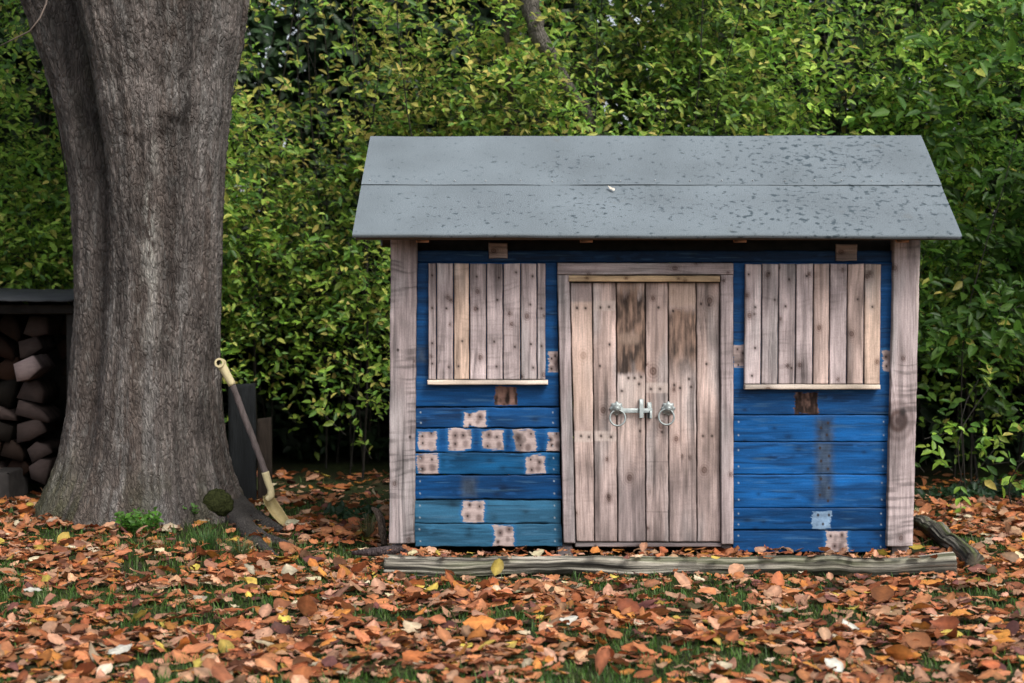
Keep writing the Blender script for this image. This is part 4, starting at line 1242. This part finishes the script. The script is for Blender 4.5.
def hedge(name, label, x0, x1, y0, y1, z0, z1, n_spr, n_stem, greens, yellow, seed, leaf_len=.052, keep=None, cat='hedge', stem_r=.006):
    rng = np.random.default_rng(seed)
    root = thing(name, label, cat, ((x0 + x1) / 2, (y0 + y1) / 2, 0))
    # stems
    acc = Acc()
    for k in range(n_stem):
        bx = rng.uniform(x0, x1); by = rng.uniform(y0 + .15, y1)
        hgt = z1 * rng.uniform(.75, 1.05)
        t = np.linspace(0, 1, 8)
        lean = rng.normal(0, .35); ln2 = rng.normal(-.1, .25)
        path = np.stack([bx + lean * t ** 1.3 + .05 * np.sin(t * 6 + k), by + ln2 * t ** 1.5 + .04 * np.cos(t * 5 + k), -.05 + hgt * t], -1)
        V, F, G = tube(path, np.linspace(stem_r * rng.uniform(.6, 1.6), .002, 8), 5, False)
        acc.add(V, F)
    acc.build('stem', M['stembark'], root, True)['kind'] = 'stuff'
    P = np.stack([rng.uniform(x0, x1, n_spr), y0 + (y1 - y0) * rng.random(n_spr) ** 1.25, rng.uniform(z0, z1, n_spr)], -1)
    # bulges: the face of the hedge is uneven
    bulge = (fbm(P[:, 0] * 1.3, P[:, 2] * 1.3, seed + 3, 3) - .5) * 1.4
    P[:, 1] -= bulge * (1 - (P[:, 1] - y0) / (y1 - y0))
    pr = np.ones(n_spr) if keep is None else keep(P)
    clump = sst(.36, .58, fbm(P[:, 0] * 2.2 + 40, P[:, 2] * 2.2 + P[:, 1] * 1.5, seed + 5, 3))
    ok = rng.random(n_spr) < pr * (.12 + .88 * clump)
    P = P[ok]; n = len(P)
    dirs = np.stack([rng.normal(0, .75, n), rng.normal(-.45, .5, n), rng.normal(.45, .5, n)], -1)
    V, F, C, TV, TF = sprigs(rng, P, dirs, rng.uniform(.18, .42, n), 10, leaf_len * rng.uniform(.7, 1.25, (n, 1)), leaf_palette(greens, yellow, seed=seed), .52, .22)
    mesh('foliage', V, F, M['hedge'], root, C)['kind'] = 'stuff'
    mesh('shoot', TV, TF, M['stembark'], root)['kind'] = 'stuff'
    return root


def px_of(P):
    d = P[:, 1]
    return CX + F_PX * P[:, 0] / d, 282 - F_PX * (P[:, 2] - CAM_H) / d


def keep_main(P):
    x, y, z = P.T
    low = sst(.30, 1.15, z + .25 * (fbm(x * 2, y, 6, 2) - .5))
    k = .08 + .92 * low
    # an airy gap in the upper left where the sky comes through
    gap = np.exp(-(((x + 1.25) / .42) ** 2 + ((z - 2.25) / .5) ** 2)) + .6 * np.exp(-(((x + .55) / .25) ** 2 + ((z - 2.5) / .25) ** 2)) + .5 * np.exp(-(((x - .55) / .12) ** 2 + ((z - 2.45) / .12) ** 2)) + .5 * np.exp(-(((x - 1.25) / .12) ** 2 + ((z - 2.5) / .12) ** 2))
    return k * (1 - .93 * np.clip(gap * 1.15, 0, 1))


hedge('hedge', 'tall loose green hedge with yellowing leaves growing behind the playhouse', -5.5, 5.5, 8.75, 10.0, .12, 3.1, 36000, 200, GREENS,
      lambda P: .06 + .10 * np.exp(-((P[:, 0] + .6) / 1.6) ** 2) + .22 * np.exp(-((P[:, 0] + .9) / 1.0) ** 2) * sst(1.2, 2.2, P[:, 2]), 21, keep=keep_main)  # autumn yellowing, plus extra yellow at upper left painted in for backlight
# nearer shrub on the right, leafy lower down
def keep_right(P):
    x, y, z = P.T
    return sst(.08, .5, z) * (.4 + .6 * sst(1.9, 2.6, x)) * (1 - sst(1.3, 2.6, z) * .55)


hedge('shrub', 'dark green glossy shrub right of the playhouse in front of the hedge', 1.95, 4.2, 8.1, 8.75, .06, 2.4, 1700, 5, DGREENS, .02, 33, .075, keep_right, 'shrub')
hedge('shrub', 'low bright green shrub shooting up behind the right corner board', 1.86, 2.3, 7.7, 8.0, .10, .62, 44, 3, GREENS, .03, 35, .07, None, 'shrub', .004)


# evergreens behind the hedge close the view
def back_tree(name, label, x, y, h, rad, n, seed, zlow=.1):
    rng = np.random.default_rng(seed)
    root = thing(name, label, 'tree', (x, y, 0), 'dark trees behind the hedge')
    t = np.linspace(0, 1, 14)
    path = np.stack([x + .15 * np.sin(t * 4 + seed), y + .1 * np.cos(t * 3 + seed), -.1 + h * .92 * t], -1)
    V, F, G = tube(path, np.linspace(.13, .02, 14), 10, True, .2, seed)
    mesh('trunk', V, F, M['bark'], root, np.tile([.09, .075, .06, 1], (len(V), 1)), V, True)
    ph = rng.uniform(0, 2 * np.pi, n); z = zlow + (h - zlow) * rng.random(n) ** .9
    prof = rad * np.sqrt(np.clip(1 - ((z - h * .38) / (h * .66)) ** 2, .02, 1)) * (.75 + .5 * fbm(ph * 1.5, z * 1.2, seed, 2))
    rr2 = prof * rng.random(n) ** .45
    P = np.stack([x + rr2 * np.cos(ph), y + rr2 * np.sin(ph), z], -1)
    dirs = np.stack([np.cos(ph), np.sin(ph), rng.normal(.1, .4, n)], -1)
    V, F, C, TV, TF = sprigs(rng, P, dirs, rng.uniform(.3, .6, n), 12, .14, leaf_palette([(.022, .05, .016), (.03, .065, .02), (.018, .04, .018)], 0, seed=seed), .55, .2)
    mesh('crown', V, F, M['dark_leaf'], root, C)['kind'] = 'stuff'
    return root


for k, (x, y, h, rad, lab) in enumerate([(-4.6, 11.6, 4.0, 1.3, 'dark evergreen tree behind the hedge at the far left'), (-2.75, 11.4, 4.1, 1.05, 'dark evergreen tree seen past the left side of the thick trunk'),
                                    (-.62, 11.8, 3.5, .72, 'dark evergreen tree behind the hedge between trunk and playhouse roof'), (.75, 11.5, 4.2, 1.35, 'dark evergreen tree behind the middle of the playhouse roof'),
                                    (2.6, 11.3, 4.4, 1.45, 'dark evergreen tree behind the right end of the roof'), (4.7, 11.5, 4.3, 1.4, 'dark evergreen tree behind the hedge at the far right')]):
    back_tree('evergreen_tree', lab, x, y, h, rad, 2200, 60 + k)
# low dark laurel belt filling the foot of the view
rngb = np.random.default_rng(77)
for k, (x, lab) in enumerate([(-5, 'low dark laurel bush at the far left behind the hedge foot'), (-3.4, 'low dark laurel bush behind the woodstore'), (-1.8, 'low dark laurel bush hidden behind the thick trunk'), (-.4, 'low dark laurel bush behind the gap left of the playhouse'), (1.1, 'low dark laurel bush behind the playhouse'), (2.6, 'low dark laurel bush behind the gap right of the playhouse'), (4.2, 'low dark laurel bush at the far right behind the hedge foot')]):
    root = thing('laurel_bush', lab, 'bush', (x, 10.5, 0))
    n = 900
    ph = rngb.uniform(0, 2 * np.pi, n); z = rngb.uniform(.03, 1.35, n)
    rr2 = .95 * np.sqrt(rngb.random(n))
    P = np.stack([x + rr2 * np.cos(ph), 10.5 + .45 * rr2 * np.sin(ph), z], -1)
    dirs = np.stack([rngb.normal(0, .6, n), rngb.normal(-.4, .4, n), rngb.normal(.3, .4, n)], -1)
    V, F, C, TV, TF = sprigs(rngb, P, dirs, rngb.uniform(.2, .4, n), 10, .11, leaf_palette([(.012, .026, .01), (.016, .032, .012)], 0, seed=k), .55, .2)
    mesh('foliage', V, F, M['dark_leaf'], root, C)['kind'] = 'stuff'
    for q_ in range(5):
        bx = x + rngb.uniform(-.5, .5); t = np.linspace(0, 1, 6)
        V, F, G = tube(np.stack([bx + .3 * (bx - x) * t, 10.5 + 0 * t, -.05 + 1.2 * t], -1), np.linspace(.02, .006, 6), 6); mesh('stem', V, F, M['stembark'], root)

# grey leaning trunk and thin upright stems in the hedge
def bare_stem(name, label, pts, y, rads, col):
    p = np.array([P3(u, v, y + dy_) for (u, v, dy_) in pts]); tt = np.linspace(0, len(p) - 1, 40)
    path = np.stack([np.interp(tt, np.arange(len(p)), p[:, k]) for k in range(3)], -1)
    path += (np.stack([fbm(tt * 1.7, 1 + k, 9) for k in range(3)], -1) - .5) * .05
    V, F, G = tube(path, np.interp(tt, np.arange(len(rads)), rads), 14, True, .15, int(pts[0][0]))
    c = np.array(col) * (.6 + .8 * fbm(V[:, 2] * 6, V[:, 0] * 9, 3))[:, None]
    o = mesh(name, V, F, M['bark'], None, np.concatenate([c, np.ones((len(c), 1))], 1), V, True)
    return tag(o, label, 'tree')


bare_stem('bare_trunk', 'grey bare trunk leaning in the hedge above the middle of the roof', [(508, -90, 0), (527, 0, 0), (538, 38, .03), (566, 88, .2), (590, 125, .35), (625, 230, .6), (640, 520, .6)], 8.62, [.045, .048, .043, .036, .032, .04, .05], (.24, .215, .185))
bare_stem('bare_trunk', 'thin upright bare stem left of the leaning grey trunk', [(500, -60, 0), (505, 20, 0), (508, 80, 0), (507, 140, .3), (510, 520, .4)], 8.8, [.014, .015, .016, .018, .022], (.2, .17, .14))

# ------------------------------------------------------------------ grass
def free(x, y, pad=0.):
    """false where the playhouse, the trunk or the woodstore stands"""
    h = (x > wl - pad) & (x < wr + pad) & (y > D + .03 - pad) & (y < yb + .05)
    t = np.hypot(x - TREE[0], y - TREE[1]) < .40
    w = (x < -2.0) & (y > 8.0) & (y < 8.8)
    return ~(h | t | w)


rng = np.random.default_rng(5)
n = 120000
y = 3.7 + 5.2 * rng.random(n) ** 1.15; x = rng.uniform(-1, 1, n) * (y * .36 + .5)
dens = sst(.44, .62, fbm(x * 3.2 + 3, y * 3.2, 55, 3)) * .9 + .12
tuft = np.exp(-(((x + 1.25) / .42) ** 2 + ((y - 6.75) / .35) ** 2))
dens = np.clip(dens + tuft * .9, 0, 1) * (1 - sst(7.2, 8.4, y) * .93)
dens = np.where((x > wl - .1) & (x < wr + .1) & (y > 6.13), dens * .06, dens)
ok = (rng.random(n) < dens) & free(x, y, .02)
x, y = x[ok], y[ok]; tuft = tuft[ok]; n = len(x)
z = gz(x, y)
hgt = rng.uniform(.014, .038, n) * (1 + 1.1 * tuft * rng.random(n))
yaw = rng.uniform(0, 2 * np.pi, n); bend = rng.uniform(.2, 1.0, n) * hgt
d = np.stack([np.cos(yaw), np.sin(yaw), np.zeros(n)], -1); w = np.stack([-np.sin(yaw), np.cos(yaw), np.zeros(n)], -1) * rng.uniform(.0012, .0024, n)[:, None]
p0 = np.stack([x, y, z - .004], -1); p1 = p0 + d * (bend * .35)[:, None] + np.array([0, 0, 1]) * (hgt * .6)[:, None]; p2 = p0 + d * bend[:, None] + np.array([0, 0, 1]) * hgt[:, None]
V = np.stack([p0 - w, p0 + w, p1 + w * .8, p1 - w * .8, p2], 1).reshape(-1, 3)
o5 = np.arange(n)[:, None] * 5
c = np.array([(.06, .14, .02), (.08, .17, .025), (.045, .11, .02), (.11, .15, .04)])[rng.integers(0, 4, n)] * rng.uniform(.6, 1.25, n)[:, None]
tag(mesh('grass', V, [o5 + [0, 1, 2, 3], o5 + [3, 2, 4]], M['grass'], None, np.repeat(c, 5, 0)), 'short green grass showing between the fallen leaves', 'grass', kind='stuff')

# ------------------------------------------------------------------ fallen leaves
def leaf_mesh_arrays(rng, n, L, ks=5, kt=8, curl=1.0):
    """local leaf shapes, (n, kt*ks, 3), lying about z = 0"""
    s = np.linspace(-1, 1, ks)[None, None, :]; t = np.linspace(0, 1, kt)[None, :, None]
    prof = np.sin(np.pi * np.clip(t, 0.0, 1) ** .85) ** .75 * .5 + .004
    asp = rng.uniform(.5, .74, (n, 1, 1)); L = L[:, None, None]
    W_ = prof * asp * L
    k1 = rng.normal(0, 14, (n, 1, 1)) * curl + rng.choice([-1, 1], (n, 1, 1)) * 6; k1 = k1 * (.07 / L)
    ang = s * W_ * k1
    xx = np.where(np.abs(k1) > 1e-3, np.sin(ang) / k1, s * W_); z1 = np.where(np.abs(k1) > 1e-3, (1 - np.cos(ang)) / k1, 0)
    yy = (t - .5) * L
    k2 = rng.normal(0, 7, (n, 1, 1)) * curl
    z2 = k2 * yy ** 2 * .6
    tw = rng.normal(0, 9, (n, 1, 1)) * curl
    z3 = tw * xx * yy * .6
    z4 = .0025 * np.sin(t * 17 + rng.uniform(0, 6, (n, 1, 1))) * np.abs(s) * rng.uniform(0, 1.6, (n, 1, 1)) + .004 * rng.normal(0, 1, (n, kt, ks)) * np.abs(s) ** 2 * .35
    z = z1 + z2 + z3 + z4 + .12 * np.abs(s) * W_ * rng.uniform(-1, 1, (n, 1, 1))
    return np.stack(np.broadcast_arrays(xx, yy, z), -1).reshape(n, kt * ks, 3)


TONES = {'copper': (.43, .16, .07), 'tan': (.47, .25, .155), 'orange': (.46, .175, .04), 'maroon': (.15, .055, .045), 'cream': (.55, .43, .29), 'yellow': (.52, .36, .07), 'russet': (.32, .095, .035), 'pinkish': (.47, .235, .145)}
TN = ['copper', 'tan', 'orange', 'maroon', 'cream', 'yellow', 'russet', 'pinkish']
TPROB = np.array([.33, .19, .10, .05, .03, .015, .17, .12]); TPROB /= TPROB.sum()
KS, KT = 5, 8
ii = np.arange(KS * KT).reshape(KT, KS)
LF = np.stack([ii[:-1, :-1], ii[:-1, 1:], ii[1:, 1:], ii[1:, :-1]], -1).reshape(-1, 4)
SV = np.tile(np.linspace(-1, 1, KS), KT); TV_ = np.repeat(np.linspace(0, 1, KT), KS)


def rot_leaf(rng, n, tilt):
    yaw = rng.uniform(0, 2 * np.pi, n); az = rng.uniform(0, 2 * np.pi, n); ti = np.abs(rng.normal(0, tilt, n))
    c, s = np.cos(yaw), np.sin(yaw); Z = np.zeros(n); O = np.ones(n)
    R1 = np.stack([np.stack([c, -s, Z], -1), np.stack([s, c, Z], -1), np.stack([Z, Z, O], -1)], 1)
    ax_ = np.stack([np.cos(az), np.sin(az), Z], -1)
    ct, st_ = np.cos(ti), np.sin(ti)
    K = np.zeros((n, 3, 3)); K[:, 0, 2] = ax_[:, 1]; K[:, 1, 2] = -ax_[:, 0]; K[:, 2, 0] = -ax_[:, 1]; K[:, 2, 1] = ax_[:, 0]
    R2 = np.eye(3)[None] + st_[:, None, None] * K + (1 - ct)[:, None, None] * (K @ K)
    return R2 @ R1, ti


def leaf_cols(rng, n, tone_idx):
    base = np.array([1.18, 1.24, 1.22]) * np.array([TONES[k] for k in TN])[tone_idx] * rng.uniform(.5, 1.28, (n, 1)) * rng.uniform(.93, 1.07, (n, 3))
    c = np.repeat(base[:, None], KS * KT, 1)
    mid = np.exp(-(SV / .18) ** 2)
    c = c * (1 + .22 * mid)[None, :, None]
    blot = rng.uniform(.0, .5, (n, 1)) * (vn(SV[None] * 1.6 + rng.uniform(0, 90, (n, 1)), TV_[None] * 3, 4)) + rng.uniform(0, .35, (n, 1)) * np.abs(SV)[None] ** 2
    c = c * (1 - blot)[..., None]
    return np.concatenate([np.clip(c, .004, 1), np.ones((n, KS * KT, 1))], -1)


rng = np.random.default_rng(2024)
n = 34000
y = np.sqrt(rng.uniform(3.6 ** 2, 9.3 ** 2, n)); x = rng.uniform(-1, 1, n) * (y * .40 + .6)
hole = sst(.48, .64, fbm(x * 3.2 + 3, y * 3.2, 55, 3)) * .74 + .85 * np.exp(-(((x + 1.22) / .45) ** 2 + ((y - 6.75) / .33) ** 2))
dens = np.clip(1 - hole, .05, 1) * (1 - .82 * sst(7.35, 8.5, y))
strip = (x > wl - .05) & (x < wr + .05) & (y > 5.85) & (y < D)
dens = np.where(strip, .95, dens)
ok = (rng.random(n) < dens) & free(x, y, -.02)
onlog = (x > pa[0]) & (x < pb[0]) & (np.abs(y - YL - .01) < .05)
ok &= ~(onlog & (rng.random(n) < .62))
x, y, onlog = x[ok], y[ok], onlog[ok]; n = len(x)
Lf = np.clip(rng.normal(.057, .016, n), .028, .095) * np.where(strip[ok], .7, 1)
Rm, ti = rot_leaf(rng, n, .36)
loc = leaf_mesh_arrays(rng, n, Lf)
PV = np.einsum('nij,nkj->nki', Rm, loc)
zmin = PV[:, :, 2].min(1)
z = gz(x, y) + .004 - zmin * .75 + rng.random(n) ** 2 * .022 + np.where(onlog, .068, 0)
PV = PV + np.stack([x, y, z], -1)[:, None]
PV[..., 2] = np.maximum(PV[..., 2], gz(PV[..., 0], PV[..., 1]) + .001)
tone = rng.choice(8, n, p=TPROB)
PC = leaf_cols(rng, n, tone)
# which leaves show largest in the picture
u = CX + F_PX * x / y; v = 282 + F_PX * (CAM_H - z) / y
insidef = (u > 6) & (u < 1018) & (v < 678)
score = np.where(insidef, Lf / y * (.55 + .45 * np.clip((z - gz(x, y)) / .03, 0, 1)), 0)
big = np.argsort(-score)[:285]
isbig = np.zeros(n, bool); isbig[big] = True
LT = {'copper': 'copper brown', 'tan': 'tan', 'orange': 'orange', 'maroon': 'dark maroon', 'cream': 'pale cream', 'yellow': 'yellow', 'russet': 'deep russet', 'pinkish': 'pinkish brown'}
for k in big:
    ctr = np.array([x[k], y[k], z[k]])
    o = mesh('fallen_leaf', PV[k] - ctr, LF, M['litter'], None, PC[k], None, True); o.location = ctr
    tag(o, 'large ' + LT[TN[tone[k]]] + ' fallen leaf lying on top of the front leaf carpet', 'leaf', LT[TN[tone[k]]] + ' leaves on the front of the lawn')
rest = ~isbig
m = int(rest.sum())
tag(mesh('fallen_leaves', PV[rest].reshape(-1, 3), (np.arange(m)[:, None, None] * KS * KT + LF[None]).reshape(-1, 4), M['litter'], None, PC[rest].reshape(-1, 4), None, True),
    'carpet of brown and orange fallen leaves covering the lawn', 'fallen leaves', kind='stuff')

# single leaves that stand out
heroes = [(721, 673, 'cream', .085, .1, 'broad cream leaf lying flat below the playhouse door at the bottom edge'), (836, 676, 'white', .07, .5, 'off-white pointed leaf standing up at the bottom edge'),
          (853, 635, 'white', .075, .3, 'narrow off-white leaf lying below the right shutter'), (885, 604, 'russet', .12, .35, 'big curled russet leaf in front of the right end of the long log'),
          (737, 578, 'tan', .075, .6, 'round tan leaf leaning on the long log near the door'), (916, 551, 'yellow', .075, .2, 'yellow leaf lying on the ground under the right corner board'),
          (118, 655, 'white', .10, .1, 'long pale greenish white leaf lying flat in the lower left'), (30, 599, 'white', .065, .2, 'small whitish leaf at the left edge below the trunk'),
          (497, 570, 'yellow', .075, .9, 'yellow green leaf standing upright against the long log'), (479, 637, 'orange', .10, .5, 'bright orange lobed leaf lying below the left shutter'),
          (569, 629, 'white', .06, .4, 'small white leaf tilted up below the left jamb of the door'), (411, 634, 'cream', .075, .3, 'cream oval leaf lying below the left corner board'),
          (193, 571, 'yellow', .07, .2, 'amber yellow leaf lying in the grass at the foot of the trunk'), (955, 640, 'yellow', .07, .3, 'pale yellow leaf lying in the lower right of the lawn')]
TONES2 = dict(TONES, white=(.50, .48, .41))
for (hu, hv, tn, L_, tilt, lab) in heroes:
    yy_ = F_PX * CAM_H / (hv - 282 + 4)
    if 'log' in lab and 'long log' in lab and hv < 580: yy_ = 6.02
    xx_ = (hu - CX) * yy_ / F_PX
    r_ = np.random.default_rng(int(hu))
    R_, _ = rot_leaf(r_, 1, .05); lo_ = leaf_mesh_arrays(r_, 1, np.array([L_]), curl=.6)
    az = r_.uniform(-.5, .5)
    Vl = (rotm((1, 0, 0), tilt) @ R_[0] @ lo_[0].T).T
    Vl[:, 2] -= Vl[:, 2].min()
    tcol = leaf_cols(r_, 1, np.array([TN.index(tn) if tn in TN else 4]))[0]
    if tn == 'white': tcol[:, :3] = np.array(TONES2['white']) * (tcol[:, :3].mean(1) / tcol[:, :3].mean())[:, None]
    o = mesh('fallen_leaf', Vl, LF, M['litter'], None, tcol, None, True)
    o.location = (xx_, yy_, float(gz(xx_, yy_)) + .022)
    tag(o, lab, 'leaf', 'leaves that stand out on the lawn')
# one pale leaf on the roof
t = .42; s = (611 - 355) / (950 - 355)
c = (pe_l * (1 - t) + pr_l * t) * (1 - s) + (pe_r * (1 - t) + pr_r * t) * s + nrm * .012
r_ = np.random.default_rng(3); lo_ = leaf_mesh_arrays(r_, 1, np.array([.045]), curl=.5)[0] * [.6, 1, 1]
e2 = np.array([0, nrm[2], -nrm[1]])
Bm = np.stack([np.array([1, 0, 0]), e2, nrm], 1) @ rotm((0, 0, 1), .6)
tc_ = leaf_cols(r_, 1, np.array([4]))[0]; tc_[:, :3] = np.array([.62, .56, .48])
o = mesh('fallen_leaf', (Bm @ lo_.T).T, LF, M['litter'], None, tc_, None, True); o.location = c
tag(o, 'small whitish leaf stuck on the grey felt roof', 'leaf')


# ------------------------------------------------------------------ small plants
def rosette(name, label, u, v, n, R_, hgt, col, seed, leafL=.03, cat='plant'):
    rg = np.random.default_rng(seed)
    yy_ = F_PX * CAM_H / (v - 282); p = P3(u, v, yy_); p[2] = float(gz(p[0], yy_))
    root = thing(name, label, cat, p)
    ph = rg.uniform(0, 2 * np.pi, n); rr2 = R_ * np.sqrt(rg.random(n))
    P = p + np.stack([rr2 * np.cos(ph) * .5, rr2 * np.sin(ph) * .5, np.zeros(n)], -1)
    tipd = np.stack([rr2 * np.cos(ph), rr2 * np.sin(ph), hgt * rg.uniform(.5, 1, n)], -1)
    ln = np.linalg.norm(tipd, axis=1)
    V, F, C, TV, TF = sprigs(rg, P, tipd, ln, 8, leafL, leaf_palette([col, tuple(c_ * .8 for c_ in col)], 0, seed=seed), .8, .1, .0012, up=1.0)
    mesh('leaf_mass', V, F, M['hedge'], root, C)['kind'] = 'stuff'; mesh('stalk', TV, TF, M['grass'], root, np.tile([.1, .16, .04, 1], (len(TV), 1)))['kind'] = 'stuff'
    return root


rosette('seedling', 'bright green bushy seedling growing at the foot of the trunk', 139, 538, 34, .07, .12, (.12, .30, .04), 1, .03)
rosette('seedling', 'smaller bright green seedling right of the first at the trunk foot', 181, 531, 18, .055, .10, (.12, .28, .05), 2, .026)
rosette('ivy_plant', 'low dark ivy trailing left of the playhouse corner', 357, 522, 16, .10, .06, (.03, .07, .03), 3, .04)
rosette('ivy_plant', 'dark ivy patch under the hedge right of the playhouse', 942, 500, 26, .16, .08, (.025, .06, .025), 4, .04)
rosette('ivy_plant', 'dark ivy patch at the right edge under the shrub', 1000, 498, 26, .18, .09, (.025, .06, .028), 5, .04)
# dry pale grass tuft left of the log
def tuft(label, u, v, n, hgt, col, seed):
    rg = np.random.default_rng(seed); yy_ = F_PX * CAM_H / (v - 282); p = P3(u, v, yy_); p[2] = float(gz(p[0], yy_))
    yaw = rg.uniform(0, 2 * np.pi, n); h_ = hgt * rg.uniform(.5, 1, n); bd_ = h_ * rg.uniform(.3, 1.3, n)
    d = np.stack([np.cos(yaw), np.sin(yaw), np.zeros(n)], -1); w = np.stack([-np.sin(yaw), np.cos(yaw), np.zeros(n)], -1) * .0014
    p0 = d * rg.uniform(0, .03, n)[:, None] - [0, 0, .004]; p1 = p0 + d * (bd_ * .4)[:, None] + np.array([0, 0, 1]) * (h_ * .7)[:, None]; p2 = p0 + d * bd_[:, None] + np.array([0, 0, 1]) * h_[:, None]
    V = np.stack([p0 - w, p0 + w, p1 + w * .7, p1 - w * .7, p2], 1).reshape(-1, 3); o5 = np.arange(n)[:, None] * 5
    c = np.array(col) * rg.uniform(.6, 1.2, n)[:, None]
    o = mesh('grass_tuft', V, [o5 + [0, 1, 2, 3], o5 + [3, 2, 4]], M['grass'], None, np.repeat(c, 5, 0)); o.location = p
    tag(o, label, 'grass tuft')


tuft('dry pale grass tuft beside the left corner board', 368, 540, 70, .13, (.22, .21, .10), 1)
tuft('taller green grass tuft right of the seedlings at the trunk foot', 205, 552, 120, .10, (.05, .12, .03), 2)
tuft('wispy greyish grass tuft in front of the tree roots', 240, 560, 110, .10, (.10, .15, .06), 3)

# ------------------------------------------------------------------ light, sky, camera
w = bpy.data.worlds.new('World'); S.world = w; w.use_nodes = True
nt = w.node_tree; nt.nodes.clear()
SUN_EL, SUN_AZ = math.radians(50), math.radians(142)       # azimuth from +Y towards +X: high, from behind the camera's right
sky = nt.nodes.new('ShaderNodeTexSky'); sky.sky_type = 'NISHITA'; sky.sun_disc = False
sky.sun_elevation = SUN_EL; sky.sun_rotation = SUN_AZ; sky.air_density = 1.0; sky.dust_density = 4.0; sky.ozone_density = 1.0
bg = nt.nodes.new('ShaderNodeBackground'); bg.inputs['Strength'].default_value = .14
out = nt.nodes.new('ShaderNodeOutputWorld')
hs = nt.nodes.new('ShaderNodeHueSaturation'); hs.inputs['Saturation'].default_value = .4; hs.inputs['Value'].default_value = 1.1
nt.links.new(sky.outputs[0], hs.inputs['Color']); nt.links.new(hs.outputs[0], bg.inputs[0]); nt.links.new(bg.outputs[0], out.inputs[0])
sl = bpy.data.lights.new('sun', 'SUN'); sl.energy = 1.5; sl.angle = math.radians(22); sl.color = (1.0, .955, .9)
so = bpy.data.objects.new('sun', sl); COL.objects.link(so)
dx, dy_, dz = math.sin(SUN_AZ) * math.cos(SUN_EL), math.cos(SUN_AZ) * math.cos(SUN_EL), math.sin(SUN_EL)
from mathutils import Vector
so.rotation_euler = Vector((dx, dy_, dz)).to_track_quat('Z', 'Y').to_euler()
so.location = (0, 0, 10)

cam = bpy.data.cameras.new('camera'); co = bpy.data.objects.new('camera', cam); COL.objects.link(co)
cam.sensor_width = 36; cam.lens = F_PX * 36 / 1024; cam.clip_end = 2000; cam.clip_start = .05
co.location = (0, 0, CAM_H); co.rotation_euler = (math.pi / 2 - PITCH, 0, 0)
cam.dof.use_dof = True; cam.dof.focus_distance = 6.5; cam.dof.aperture_fstop = 3.6
S.camera = co
S.view_settings.view_transform = 'Standard'; S.view_settings.look = 'None'; S.view_settings.gamma = 1; S.view_settings.exposure = .66
S.render.engine = 'CYCLES'; S.cycles.use_denoising = True; S.cycles.max_bounces = 8; S.cycles.transparent_max_bounces = 8
try:
    S.cycles.denoiser = 'OPENIMAGEDENOISE'
except Exception:
    pass
